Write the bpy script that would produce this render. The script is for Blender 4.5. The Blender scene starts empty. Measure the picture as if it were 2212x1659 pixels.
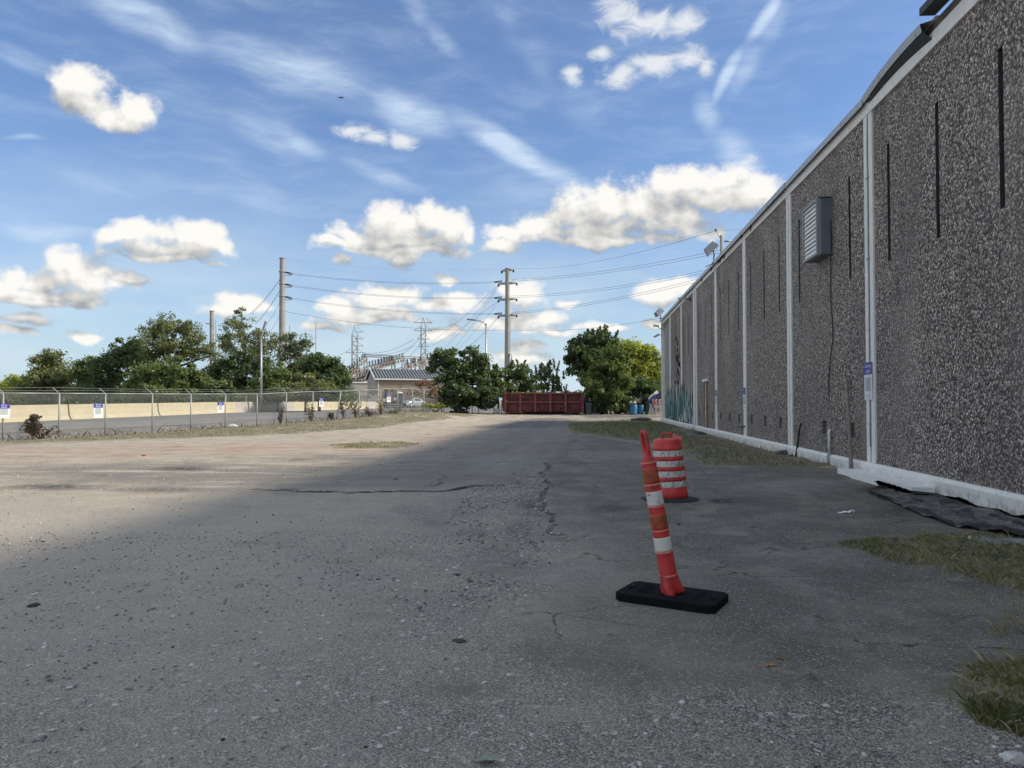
import bpy, bmesh, math, random
import numpy as np
from mathutils import Vector, Matrix
SC = bpy.context.scene
COL = SC.collection
R = math.radians
# ------------------------------------------------------------------ camera
FPX, CX, CY, HOR = 1597.6, 1106.0, 829.5, 868.0
YAW, PITCH, H = R(5.69), math.atan((868.0-829.5)/1597.6), 1.5
cam_d = bpy.data.cameras.new('camera'); cam = bpy.data.objects.new('camera', cam_d); COL.objects.link(cam)
cam_d.sensor_width = 36; cam_d.lens = 36*FPX/2212; cam_d.clip_end = 6000; cam_d.clip_start = 0.05
cam.location = (0, 0, H); cam.rotation_euler = (R(90)+PITCH, 0, YAW)
SC.camera = cam
# ------------------------------------------------------------------ exposure
SC.view_settings.view_transform = 'Standard'; SC.view_settings.look = 'None'
SC.view_settings.exposure = 1.12; SC.view_settings.gamma = 1; SC.view_settings.use_curve_mapping = False
EXPO = 2**SC.view_settings.exposure
# measuring helpers: pixels of the photograph (2212 wide) to places and back
FH = Vector((-math.sin(YAW), math.cos(YAW), 0)); RT = Vector((math.cos(YAW), math.sin(YAW), 0))
FW = FH*math.cos(PITCH)+Vector((0,0,math.sin(PITCH))); UP = RT.cross(FW)
def ray(u, v): return RT*((u-CX)/FPX)+UP*((CY-v)/FPX)+FW
def P(u, v, D):
    r = ray(u, v); return Vector((0,0,H))+r*(D/r.dot(FH))
def C(xc, D, z=0.0): return RT*xc+FH*D+Vector((0,0,z))
def X(u, D): return (u-CX)/FPX*D
def smooth(a, b, x):
    t = np.clip((np.asarray(x, float)-a)/(b-a), 0, 1); return t*t*(3-2*t)
def tz(x, y):
    x = np.asarray(x, float); y = np.asarray(y, float)
    xc = x*RT.x+y*RT.y; D = x*FH.x+y*FH.y
    zl = np.interp(D, [29,37.4,41.6,46,50.6,55,60,75], [0,.05,.1,.3,.42,.68,.74,.6])
    zr = np.interp(D, [53,61,80,120], [0,.45,.5,.5])
    w = smooth(-1.5, -9, xc); z = zl*w+zr*(1-w)
    # beyond the fence line: verge then road
    fx = -20.2+(D-29)*(12.0/26.0)            # fence line x at depth D (camera frame)
    s = fx-xc
    zroad = np.interp(D, [25,41.7,66,107,300], [.2,.33,.52,.55,.5])
    b = smooth(.6, 3.0, s)*(D < 400)
    return z*(1-b)+zroad*b
def TZ(x, y): return float(tz(x, y))
def G(u, v, dz=0.0):
    r = ray(u, v); z = 0.0; p = None
    for _ in range(25):
        t = (z-H)/min(r.z, -1e-4); p = r*t
        if (p.x*FH.x+p.y*FH.y) > 400: break
        z = .5*z+.5*TZ(p.x, p.y)
    return Vector((p.x, p.y, TZ(p.x, p.y)+dz))
def ang(u, v):
    r = ray(u, v).normalized(); return math.atan2(r.x, r.y), math.asin(r.z)
# ------------------------------------------------------------------ sun
SUN_EL, SUN_AZ = R(34), R(4.0)      # azimuth from +X towards +Y
sdir = Vector((math.cos(SUN_EL)*math.cos(SUN_AZ), math.cos(SUN_EL)*math.sin(SUN_AZ), math.sin(SUN_EL)))
sd = bpy.data.lights.new('sun', 'SUN'); sd.energy = 2.3; sd.angle = R(4.5); sd.color = (1, .91, .77)
sun = bpy.data.objects.new('sun', sd); COL.objects.link(sun); sun.location = (30, 0, 40)
sun.rotation_euler = sdir.to_track_quat('Z', 'Y').to_euler()
# ------------------------------------------------------------------ node helpers
class NT:
    def __init__(s, tree, dim='3D'): s.cnt = 0; s.dim = dim; s.t = tree; s.n = tree.nodes; s.l = tree.links
    def link(s, a, b): s.l.new(a, b)
    def _in(s, sock, v):
        if isinstance(v, bpy.types.NodeSocket): s.l.new(v, sock)
        elif v is not None: sock.default_value = v
    def math(s, op, a, b=None, c=None, clamp=False):
        n = s.n.new('ShaderNodeMath'); n.operation = op; n.use_clamp = clamp
        s._in(n.inputs[0], a); s._in(n.inputs[1], b)
        if c is not None: s._in(n.inputs[2], c)
        return n.outputs[0]
    def vm(s, op, a, b=None):
        n = s.n.new('ShaderNodeVectorMath'); n.operation = op; s._in(n.inputs[0], a)
        if op == 'SCALE': s._in(n.inputs['Scale'], b)
        elif b is not None: s._in(n.inputs[1], b)
        return n.outputs['Value'] if op in ('LENGTH','DOT_PRODUCT','DISTANCE') else n.outputs[0]
    def noise(s, vec, scale, detail=3, rough=.55, dist=0, color=False, lac=2.0):
        n = s.n.new('ShaderNodeTexNoise'); n.noise_dimensions = s.dim; s._in(n.inputs['Vector'], vec)
        n.inputs['Scale'].default_value = scale; n.inputs['Detail'].default_value = detail
        n.inputs['Roughness'].default_value = rough; n.inputs['Distortion'].default_value = dist
        n.inputs['Lacunarity'].default_value = lac
        return n.outputs['Color'] if color else n.outputs['Fac']
    def voro(s, vec, scale, feature='F1', out='Distance', rnd=1.0):
        n = s.n.new('ShaderNodeTexVoronoi'); n.feature = feature; s._in(n.inputs['Vector'], vec)
        n.inputs['Scale'].default_value = scale; n.inputs['Randomness'].default_value = rnd
        return n.outputs[out]
    def ramp(s, f, a, b, lo=0.0, hi=1.0, smooth=True):
        n = s.n.new('ShaderNodeMapRange'); n.interpolation_type = 'SMOOTHSTEP' if smooth else 'LINEAR'
        s._in(n.inputs[0], f); s._in(n.inputs[1], a); s._in(n.inputs[2], b); s._in(n.inputs[3], lo); s._in(n.inputs[4], hi)
        return n.outputs[0]
    def vmad(s, a, b, c):
        n = s.n.new('ShaderNodeVectorMath'); n.operation = 'MULTIPLY_ADD'; s._in(n.inputs[0], a); s._in(n.inputs[1], b); s._in(n.inputs[2], c); return n.outputs[0]
    def ell(s, px, py, chain, a, e, rot, rx, ry):
        if s.cnt % 14 == 0: s.v_ = s.vmad(s.comb(px, py, 0.0 if chain is None else chain), (1,1,1e-7), (0,0,1))
        s.cnt += 1; v = s.v_
        c, d = math.cos(rot), math.sin(rot)
        x = s.vm('DOT_PRODUCT', v, (c/rx, d/rx, -(a*c+e*d)/rx)); y = s.vm('DOT_PRODUCT', v, (-d/ry, c/ry, -(-a*d+e*c)/ry))
        return s.vm('LENGTH', s.comb(x, y))
    def mix(s, f, a, b, mode='MIX'):
        n = s.n.new('ShaderNodeMix'); n.data_type = 'RGBA'; n.blend_type = mode
        s._in(n.inputs[0], f); s._in(n.inputs[6], c4(a)); s._in(n.inputs[7], c4(b)); return n.outputs[2]
    def mapping(s, vec, loc=(0,0,0), rot=(0,0,0), sc=(1,1,1), typ='POINT'):
        n = s.n.new('ShaderNodeMapping'); n.vector_type = typ; s._in(n.inputs[0], vec)
        n.inputs[1].default_value = loc; n.inputs[2].default_value = rot; n.inputs[3].default_value = sc
        return n.outputs[0]
    def cramp(s, f, stops):
        n = s.n.new('ShaderNodeValToRGB'); e = n.color_ramp.elements
        while len(e) < len(stops): e.new(.5)
        for k, (p, c) in zip(e, stops): k.position = p; k.color = c4(c)
        s._in(n.inputs[0], f); return n.outputs[0]
    def comb(s, x, y, z=0.0):
        n = s.n.new('ShaderNodeCombineXYZ'); s._in(n.inputs[0], x); s._in(n.inputs[1], y); s._in(n.inputs[2], z); return n.outputs[0]
    def sep(s, v):
        n = s.n.new('ShaderNodeSeparateXYZ'); s._in(n.inputs[0], v); return n.outputs
    def bump(s, h, strength=.5, dist=.01, normal=None):
        n = s.n.new('ShaderNodeBump'); n.inputs['Strength'].default_value = strength; n.inputs['Distance'].default_value = dist
        s._in(n.inputs['Height'], h)
        if normal is not None: s._in(n.inputs['Normal'], normal)
        return n.outputs[0]
def c4(c):
    if isinstance(c, bpy.types.NodeSocket) or c is None: return c
    if isinstance(c, (int, float)): return (c, c, c, 1)
    return tuple(c)+(1,) if len(c) == 3 else tuple(c)
# ------------------------------------------------------------------ sky with clouds (all laid out by direction: azimuth, elevation)
W = bpy.data.worlds.new('World'); SC.world = W; W.use_nodes = True
SKYS = 0.085
def build_sky():
    t = W.node_tree; t.nodes.clear(); N = NT(t, '2D')
    tc = t.nodes.new('ShaderNodeTexCoord').outputs['Generated']
    sky = t.nodes.new('ShaderNodeTexSky'); sky.sky_type = 'NISHITA'; sky.sun_disc = False
    sky.sun_elevation = SUN_EL; sky.sun_rotation = math.atan2(sdir.x, sdir.y)
    sky.air_density = 1.0; sky.dust_density = 1.0; sky.ozone_density = 2.2
    d = N.vm('NORMALIZE', tc); x, y, z = N.sep(d)
    az = N.math('ARCTAN2', x, y); el = N.math('ARCSINE', z)
    p = N.comb(az, el)
    K = 1.0/(SKYS*EXPO)
    # cumulus group
    puffs = [
     # centre right pair
     (715,522,38,12),(760,508,50,22),(812,492,52,34),(868,485,62,44),(930,476,58,44),(978,492,45,38),(1010,512,28,24),(870,524,150,20),
     (1095,508,50,20),(1165,488,62,34),(1235,458,66,46),(1310,442,72,50),(1385,436,70,50),(1440,452,66,48),(1490,478,50,34),(1300,498,190,24),
     (1440,400,58,30),(1505,388,64,34),(1570,392,70,42),(1630,412,60,42),(1665,430,34,30),(1550,428,130,30),
     # heart shaped one, upper left
     (180,190,56,44),(196,228,56,34),(232,248,50,30),(285,238,44,34),(250,256,70,22),
     # left row
     (235,518,44,22),(285,508,52,24),(345,512,64,30),(400,512,52,32),(455,520,52,34),(495,540,30,24),(370,548,120,20),
     (25,592,34,30),(5,625,50,26),(85,602,50,26),(128,582,42,36),(170,578,44,36),(206,602,62,34),(275,608,40,18),(110,635,120,24),
     (868,628,40,28),(895,640,34,26),(835,642,42,30),(795,652,50,26),(730,662,46,20),(800,680,100,16),(950,662,60,16),
     (1115,628,44,26),(1145,640,30,22),(975,607,30,12),(985,655,60,20),(1150,692,62,24),(1060,700,50,18),
     (1420,632,56,26),(1470,620,40,18),(1088,535,42,20),(868,556,28,14),(738,566,26,16),(190,726,42,14),
     (90,650,150,12),(350,560,150,10),(870,540,175,12),(1310,516,240,14),(820,690,150,10),(1180,720,50,10),
     (520,655,56,26),(480,668,60,18),(560,660,40,16),(1120,780,60,18),(1140,752,30,18),(960,720,50,14),(1225,650,30,10),(1300,705,60,12),
     (1430,700,40,12),(700,705,50,12),(60,690,62,14),(30,716,50,12)]
    g = bpy.data.node_groups.new('cumulus_density', 'ShaderNodeTree')
    g.interface.new_socket(name='P', in_out='INPUT', socket_type='NodeSocketVector')
    g.interface.new_socket(name='D', in_out='OUTPUT', socket_type='NodeSocketFloat')
    gi = g.nodes.new('NodeGroupInput'); go = g.nodes.new('NodeGroupOutput'); M = NT(g, '2D'); gp = gi.outputs[0]
    w1 = M.noise(gp, 16, 2, .5, color=True); w1 = M.vm('SCALE', M.vm('SUBTRACT', w1, (.5,.5,.5)), .03)
    gq = M.vm('MULTIPLY', M.vm('ADD', gp, w1), (1,1,0))
    gqx, gqy, _ = M.sep(gq); F = None; cnt = 0
    for (u, v, ru, rv) in puffs:
        a, e = ang(u, v); k = 1/FPX
        kk = math.cos(math.atan2(u-CX, FPX))**2
        sx, sy = 1/(ru*k*1.17*kk), 1/(rv*k*1.14*math.sqrt(kk))
        if cnt % 18 == 0: vb = M.comb(gqx, gqy, 0.0 if F is None else F)   # z only strings the batches one after another
        cnt += 1
        L = M.vm('LENGTH', M.vmad(vb, (sx, sy, 1e-6), (-a*sx, -e*sy, 0)))
        F = L if F is None else M.math('SMOOTH_MIN', F, L, .18)
    F = M.math('SUBTRACT', 1.0, F)
    # cumulus elsewhere round the horizon, so that the sky goes on outside the picture, thickened to whiten the fill light
    ax, ex, _ = M.sep(gp)
    far = M.math('GREATER_THAN', M.math('ABSOLUTE', M.math('ADD', ax, YAW)), .78)
    band = M.math('MULTIPLY', M.ramp(ex, .02, .08), M.ramp(ex, 1.35, 1.0))
    oth = M.math('MULTIPLY', M.math('SUBTRACT', M.noise(M.mapping(gp, sc=(1,2,1)), 3.4, 2, .5), .48), 5.0)
    oth = M.math('SUBTRACT', M.math('MULTIPLY', M.math('MULTIPLY', oth, band), far), M.math('MULTIPLY', M.math('SUBTRACT', 1.0, M.math('MULTIPLY', far, band)), 9.0))
    F = M.math('MAXIMUM', F, oth)
    F = M.math('MAXIMUM', F, -1.0)
    n1 = M.noise(M.vm('MULTIPLY', gp, (1,1.2,1)), 25, 6, .60); n1 = M.math('MULTIPLY', M.math('SUBTRACT', n1, .5), 1.65)
    D_ = M.math('ADD', F, n1)
    M.link(D_, go.inputs[0])
    def dens(vec):
        n = t.nodes.new('ShaderNodeGroup'); n.node_tree = g; N._in(n.inputs[0], vec); return n.outputs[0]
    Dn = dens(p)
    Dn2 = dens(N.vm('ADD', p, (.010, .030, 0)))
    alpha = N.ramp(Dn, -.14, .56)
    lit = N.math('ADD', N.math('MULTIPLY', N.math('SUBTRACT', Dn, Dn2), .50), .56)
    lit = N.math('SUBTRACT', lit, N.math('MULTIPLY', N.ramp(Dn, .5, 1.4), .10), clamp=True)
    cc = N.cramp(lit, [(0.0, (.30,.34,.40)), (.30, (.42,.45,.49)), (.55, (.66,.66,.65)), (.92, (1.0,.99,.965))])
    cc = N.mix(1.0, cc, (K*.99,K*.98,K*.96), 'MULTIPLY')
    # cirrus
    cw = N.vm('SCALE', N.vm('SUBTRACT', N.noise(p, 6, 2, .55, color=True), (.5,.5,.5)), .035)
    cw = N.vm('MULTIPLY', cw, (1,1,0))
    pq = N.vm('ADD', p, cw)
    streaks = [(150,-20,480,110,52,.72),(420,80,820,215,74,.78),(760,190,1010,290,66,.75),(940,225,1290,420,46,1.0),(600,120,900,260,110,.28),
      (-40,90,190,180,45,.35),(180,195,560,260,46,.35),(420,230,700,330,60,.42),(560,250,730,352,36,.5),(700,330,960,425,36,.5),(300,240,620,400,100,.24),
      (850,-20,930,60,45,.4),(900,40,1010,140,36,.42),(1110,60,1230,190,60,.28),(1200,150,1330,320,70,.24),(1060,0,1150,120,60,.2),
      (1700,-40,1595,115,24,.85),(1608,90,1526,245,24,.9),(1700,-20,1620,130,40,.4),(1650,60,1560,230,44,.45),(1490,190,1560,290,44,.6),(1540,270,1670,400,58,.65),
      (-20,302,110,312,9,.6),(-40,350,420,440,50,.2),(300,380,760,450,60,.25),(-60,495,240,508,26,.75),(0,520,220,530,60,.35),
      (1000,300,1330,500,120,.2),(1240,150,1260,190,24,.5),(1290,110,1320,118,22,.5)]
    A = None; pqx, pqy, _ = N.sep(pq)
    for (u0, v0, u1, v1, w_, s_) in streaks:
        a0, e0 = ang(u0, v0); a1, e1 = ang(u1, v1)
        L = math.hypot(a1-a0, e1-e0)/2*1.25
        q = N.ramp(N.ell(pqx, pqy, A, (a0+a1)/2, (e0+e1)/2, math.atan2(e1-e0, a1-a0), L, w_/FPX*.95), 1.0, .05, 0.0, s_)
        A = q if A is None else N.math('SMOOTH_MAX', A, q, .15)
    # texture of the cirrus, drawn out along the wind
    st = N.mapping(pq, rot=(0,0,R(28)), sc=(3.2, 14, 1))
    cn = N.noise(st, 2.2, 5, .62)
    # thin cirrus all over; outside the picture, where no single streak is drawn, it is thickened to whiten the fill light
    outs = N.math('MAXIMUM', N.ramp(N.math('ABSOLUTE', N.math('ADD', az, YAW)), .62, .9), N.ramp(el, .48, .75))
    gen = N.math('ADD', N.math('MULTIPLY', N.ramp(cn, .46, .85), .13), N.math('MULTIPLY', outs, N.ramp(cn, .25, .68, .10, .85)))
    A = N.math('ADD', N.math('MULTIPLY', A, N.ramp(cn, .22, .72, .45, 1.25)), gen)
    # wispy bright scraps, upper right
    wis = [(1335,15,48,26),(1395,52,74,20),(1470,48,44,20),(1345,162,44,22),(1410,140,66,18),(1480,128,46,20),(1520,148,20,14),(765,283,40,11),(810,292,40,9),(862,300,36,13),(1240,158,20,16),(1300,112,24,10)]
    Wn = None; N.cnt = 0; wx, wy, _ = N.sep(N.vm('ADD', p, N.vm('SCALE', cw, .35)))
    for (u, v, ru, rv) in wis:
        a, e = ang(u, v)
        q = N.math('SUBTRACT', 1.0, N.ell(wx, wy, Wn, a, e, 0, ru/FPX*1.2, rv/FPX*1.5)); Wn = q if Wn is None else N.math('SMOOTH_MAX', Wn, q, .2)
    wn = N.math('MULTIPLY', N.math('SUBTRACT', N.noise(N.mapping(p, rot=(0,0,R(-20)), sc=(1,1.8,1)), 30, 7, .62, .5), .5), 1.7)
    Wa = N.ramp(N.math('ADD', N.math('MAXIMUM', Wn, -1.0), wn), -.15, .95, 0.0, .92)
    # hazy pale horizon
    hz = N.ramp(el, -.02, .36, 1.0, 0.04)
    hz = N.math('MULTIPLY', hz, N.ramp(N.noise(N.mapping(p, sc=(1,3.4,1)), 5, 4, .55), .3, .7, .62, 1.05))
    base = N.mix(1.0, sky.outputs[0], (.50,.645,.85), 'MULTIPLY')
    c = N.mix(hz, base, (.62*K,.765*K,.85*K))
    c = N.mix(N.math('MINIMUM', A, .9), c, (.64*K,.78*K,.96*K))
    c = N.mix(Wa, c, (.84*K,.87*K,.90*K))
    c = N.mix(alpha, c, cc)
    bg = t.nodes.new('ShaderNodeBackground'); N.link(c, bg.inputs[0]); bg.inputs[1].default_value = SKYS
    out = t.nodes.new('ShaderNodeOutputWorld'); N.link(bg.outputs[0], out.inputs[0])
build_sky()
W.cycles.sampling_method = 'NONE'
SC.cycles.max_bounces = 5; SC.cycles.diffuse_bounces = 2; SC.cycles.glossy_bounces = 2; SC.cycles.transmission_bounces = 3; SC.cycles.use_adaptive_sampling = True; SC.cycles.adaptive_threshold = .02; SC.cycles.transparent_max_bounces = 12
# ------------------------------------------------------------------ materials
MATS = {}
def mat(name, col, rough=.8, metal=0.0, var=.12, vscale=6.0, bump=0.0, bscale=60.0, dirt=None, spec=.5, emit=None, trans=0.0):
    if name in MATS: return MATS[name]
    m = bpy.data.materials.new(name); m.use_nodes = True; N = NT(m.node_tree)
    b = m.node_tree.nodes['Principled BSDF']; pos = m.node_tree.nodes.new('ShaderNodeTexCoord').outputs['Object']
    n = N.noise(pos, vscale, 4, .6)
    dark = tuple(max(0, c*(1-var)) for c in col); lite = tuple(min(1, c*(1+var)) for c in col)
    cc = N.mix(N.ramp(n, .3, .7), dark, lite)
    if dirt:
        dn = N.noise(pos, dirt[2], 5, .65); cc = N.mix(N.ramp(dn, dirt[1], dirt[1]+.16), cc, dirt[0])
    N.link(cc, b.inputs['Base Color']); b.inputs['Roughness'].default_value = rough; b.inputs['Metallic'].default_value = metal
    b.inputs['Specular IOR Level'].default_value = spec
    if bump: N.link(N.bump(N.noise(pos, bscale, 3, .6), bump, .01), b.inputs['Normal'])
    MATS[name] = m; return m
# ------------------------------------------------------------------ mesh building
class MB:
    def __init__(s): s.v = []; s.f = []; s.m = []; s.sm = []
    def add(s, vs, fs, mi=0, smooth=False):
        o = len(s.v); s.v += [tuple(v) for v in vs]
        for f in fs: s.f.append(tuple(o+i for i in f)); s.m.append(mi); s.sm.append(smooth)
    def box(s, c, size, M=None, mi=0):
        x, y, z = (k/2 for k in size); c = Vector(c)
        vs = [Vector((a*x, b*y, e*z)) for a in (-1,1) for b in (-1,1) for e in (-1,1)]
        if M is not None: vs = [M @ v for v in vs]
        s.add([c+v for v in vs], [(0,1,3,2),(4,6,7,5),(0,4,5,1),(2,3,7,6),(0,2,6,4),(1,5,7,3)], mi)
    def span(s, a, b, mi=0):
        a = Vector(a); b = Vector(b); s.box((a+b)/2, [abs(b[i]-a[i]) for i in range(3)], None, mi)
    def beam(s, a, b, w, h=None, mi=0, up=(0,0,1)):
        a = Vector(a); b = Vector(b); d = (b-a); L = d.length
        if L < 1e-6: return
        d /= L; upv = Vector(up)
        if abs(d.dot(upv)) > .98: upv = Vector((1,0,0))
        sx = d.cross(upv).normalized(); uz = sx.cross(d).normalized(); h = h or w
        M = Matrix((sx, d, uz)).transposed()
        s.box((a+b)/2, (w, L, h), M, mi)
    def tube(s, pts, rad, n=8, mi=0, cap=True, smooth=True, closed=False):
        pts = [Vector(p) for p in pts]; rad = [rad]*len(pts) if isinstance(rad, (int, float)) else rad
        rings = []; prev = None
        for i, p in enumerate(pts):
            if closed: d = pts[(i+1)%len(pts)]-pts[i-1]
            else: d = pts[min(i+1, len(pts)-1)]-pts[max(i-1, 0)]
            d = d.normalized() if d.length > 1e-9 else Vector((0,0,1))
            if prev is None: a = d.orthogonal().normalized()
            else:
                a = prev-d*prev.dot(d); a = a.normalized() if a.length > 1e-6 else d.orthogonal().normalized()
            prev = a; b = d.cross(a)
            rings.append([p+(a*math.cos(2*math.pi*k/n)+b*math.sin(2*math.pi*k/n))*rad[i] for k in range(n)])
        vs = [q for r in rings for q in r]; fs = []
        m = len(rings)
        for i in range(m if closed else m-1):
            j = (i+1) % m
            for k in range(n): fs.append((i*n+k, i*n+(k+1)%n, j*n+(k+1)%n, j*n+k))
        if cap and not closed: fs.append(tuple(range(n))[::-1]); fs.append(tuple((m-1)*n+k for k in range(n)))
        s.add(vs, fs, mi, smooth)
    def lathe(s, prof, n=20, mi=0, M=None, fn=None, cap=True, smooth=True):
        vs = []; fs = []
        for (r, z) in prof:
            for k in range(n):
                th = 2*math.pi*k/n; rr = r if fn is None else fn(r, z, th)
                v = Vector((rr*math.cos(th), rr*math.sin(th), z)); vs.append(M @ v if M is not None else v)
        for i in range(len(prof)-1):
            for k in range(n): fs.append((i*n+k, i*n+(k+1)%n, (i+1)*n+(k+1)%n, (i+1)*n+k))
        if cap:
            fs.append(tuple(range(n))[::-1]); fs.append(tuple((len(prof)-1)*n+k for k in range(n)))
        s.add(vs, fs, mi, smooth)
    def prism(s, poly, a, b, mi=0):   # poly: list of points (Vector), extruded by vector a->b offsets
        n = len(poly); a = Vector(a); b = Vector(b)
        vs = [Vector(p)+a for p in poly]+[Vector(p)+b for p in poly]
        fs = [tuple(range(n))[::-1], tuple(range(n, 2*n))]+[(i, (i+1)%n, n+(i+1)%n, n+i) for i in range(n)]
        s.add(vs, fs, mi)
def mesh_of(name, mb, mats, off=(0,0,0)):
    me = bpy.data.meshes.new(name); o = Vector(off)
    me.from_pydata([(v[0]-o.x, v[1]-o.y, v[2]-o.z) for v in mb.v], [], mb.f)
    for m in (mats if isinstance(mats, (list, tuple)) else [mats]): me.materials.append(m)
    me.polygons.foreach_set('material_index', mb.m); me.polygons.foreach_set('use_smooth', mb.sm)
    me.validate(); me.update()
    bm = bmesh.new(); bm.from_mesh(me); bmesh.ops.recalc_face_normals(bm, faces=bm.faces); bm.to_mesh(me); bm.free()
    return me
def wloc(o):
    p = Vector((0,0,0))
    while o is not None: p = p+o.location; o = o.parent
    return p
def obj(name, me, parent=None, loc=(0,0,0)):
    o = bpy.data.objects.new(name, me); COL.objects.link(o); o.location = loc
    if parent is not None: o.parent = parent
    return o
def part(name, mb, mats, parent, local=False, label=None):
    """a child mesh; coordinates are world ones unless local"""
    me = mesh_of(name, mb, mats, (0,0,0) if local else wloc(parent)); o = obj(name, me, parent)
    if label: o['label'] = label
    return o
def tag(o, label, cat, group=None, kind=None):
    o['label'] = label
    if cat: o['category'] = cat
    if group: o['group'] = group
    if kind: o['kind'] = kind
    return o
def thing(name, label, cat, loc, rotz=0, group=None):
    o = bpy.data.objects.new(name, None); COL.objects.link(o); o.location = loc; o.rotation_euler = (0,0,rotz)
    o.empty_display_size = .3
    return tag(o, label, cat, group)
def single(name, mb, mats, label, cat, group=None, kind=None, loc=None, rotz=0):
    """a thing that is one mesh. world coords unless loc given (then local)"""
    if loc is None:
        a = np.array(mb.v); base = (float(a[:,0].mean()), float(a[:,1].mean()), float(a[:,2].min()))
        me = mesh_of(name, mb, mats, base); o = obj(name, me, None, base)
    else:
        me = mesh_of(name, mb, mats); o = obj(name, me, None, loc); o.rotation_euler = (0,0,rotz)
    return tag(o, label, cat, group, kind)
def structure(name, mb, mats, label):
    me = mesh_of(name, mb, mats); o = obj(name, me); o['kind'] = 'structure'; o['label'] = label; return o
def np_mesh(name, V, F, m):
    """V (n,3), F (k,3 or 4) arrays"""
    me = bpy.data.meshes.new(name); me.vertices.add(len(V)); me.vertices.foreach_set('co', V.astype(np.float32).ravel())
    k = F.shape[1]; me.loops.add(F.size); me.loops.foreach_set('vertex_index', F.astype(np.int32).ravel())
    me.polygons.add(len(F)); me.polygons.foreach_set('loop_start', np.arange(0, F.size, k, dtype=np.int32))
    me.polygons.foreach_set('loop_total', np.full(len(F), k, dtype=np.int32))
    if m is not None: me.materials.append(m)
    me.update(calc_edges=True); me.validate(); return me
def rotz(a): return Matrix.Rotation(a, 3, 'Z')
_TXT = {}
def text_polys(s_, size):
    """the outline mesh of a word, as (verts, faces) in its own xy plane, centred"""
    key = (s_, size)
    if key in _TXT: return _TXT[key]
    cu = bpy.data.curves.new('t', 'FONT'); cu.body = s_; cu.size = size; cu.align_x = 'CENTER'; cu.align_y = 'CENTER'; cu.resolution_u = 2
    o = bpy.data.objects.new('t', cu); COL.objects.link(o)
    dg = bpy.context.evaluated_depsgraph_get(); me = bpy.data.meshes.new_from_object(o.evaluated_get(dg))
    r = ([v.co.copy() for v in me.vertices], [tuple(p.vertices) for p in me.polygons])
    bpy.data.objects.remove(o); bpy.data.curves.remove(cu); bpy.data.meshes.remove(me)
    _TXT[key] = r; return r
# ================================================================== GROUND
rng = np.random.default_rng(7)
def gpoly(pts): return np.array([[*G(u, v)[:2]] for u, v in pts])
def sdf(poly, x, y, closed=True):
    """signed distance (positive inside) of points to a polygon, or minus the distance to an open line"""
    n = len(poly); d = np.full(x.shape, 1e9); ins = np.zeros(x.shape, bool)
    for i in range(n if closed else n-1):
        ax, ay = poly[i]; bx, by = poly[(i+1) % n]; ex, ey = bx-ax, by-ay; L = ex*ex+ey*ey+1e-12
        t = np.clip(((x-ax)*ex+(y-ay)*ey)/L, 0, 1); d = np.minimum(d, np.hypot(x-ax-t*ex, y-ay-t*ey))
        if closed and ay != by:
            c = ((ay > y) != (by > y)) & (x < (bx-ax)*(y-ay)/(by-ay)+ax); ins ^= c
    return np.where(ins, d, -d) if closed else -d
WX = 5.58
POLY = dict(
 gravel=[[(-400,1370),(0,1345),(300,1210),(620,1110),(800,1075),(560,1058),(760,1018),(900,975),(985,945),(1060,922),(1120,904),(1240,901),(1440,905),(1440,893),(900,893),(500,935),(0,962),(-500,985)]],
 grass=[[(-900,1010),(-300,972),(0,959),(240,951),(494,943),(619,938),(726,930),(813,925),(900,912),(990,902),(1030,899),(900,889),(830,896),(727,907),(486,924),(227,941),(5,953),(-500,970)],
        [(703,961),(780,957),(870,955),(905,960),(850,968),(740,970)],
        [(1222,915),(1300,910),(1400,904),(1470,918),(1560,948),(1700,985),(1860,1022),(1790,1020),(1640,1008),(1520,1008),(1490,985),(1440,962),(1330,948),(1232,934)],
        [(1800,1182),(1872,1167),(1960,1172),(2036,1155),(2110,1153),(2212,1178),(2500,1230),(2500,1340),(2212,1300),(2120,1262),(2066,1243),(1980,1232),(1933,1222),(1872,1198)],
        [(2101,1453),(2212,1440),(2500,1430),(2500,1680),(2212,1598),(2106,1568),(2066,1488)]],
 lane=[[(1172,1010),(1178,1050),(1182,1100),(1190,1150),(1265,1158),(1230,1230),(1130,1330),(1100,1430),(1300,1500),(2600,1500),(2212,1128),(1888,1020),(1640,1010),(1520,1010),(1490,985),(1380,960),(1240,935),(1215,960)]],
 pad=[[(600,1058),(760,1062),(900,1058),(1060,1052),(1110,1040),(1180,1000),(1212,960),(1225,930),(1190,921),(1040,925),(985,945),(930,968),(850,1000),(720,1035)]],
 drive=[[(1000,923),(1090,915),(1150,904),(1240,904),(1250,912),(1200,924),(1080,926)],[(1260,898),(1430,898),(1430,903),(1260,903)]],
 red=[[(590,962),(700,957),(800,962),(880,966),(700,970)],[(0,966),(600,958),(900,955),(1060,925),(900,975),(500,985),(0,985)],[(1225,928),(1330,932),(1290,945),(1230,940)]],
 dust_shade_lift=[[(-400,1100),(200,1090),(620,1070),(900,1075),(1060,1200),(900,1400),(760,1600),(700,1900),(-500,1900)]],
 grey=[[(200,1040),(560,1042),(760,1050),(620,1066),(400,1060),(250,1050)],[(560,985),(760,982),(900,984),(760,996),(600,998)],[(0,1005),(300,1000),(560,1000),(800,1005),(760,1030),(560,1045),(300,1048),(0,1030)],[(-300,1000),(0,1005),(0,1040),(-300,1050)]],
)
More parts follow.
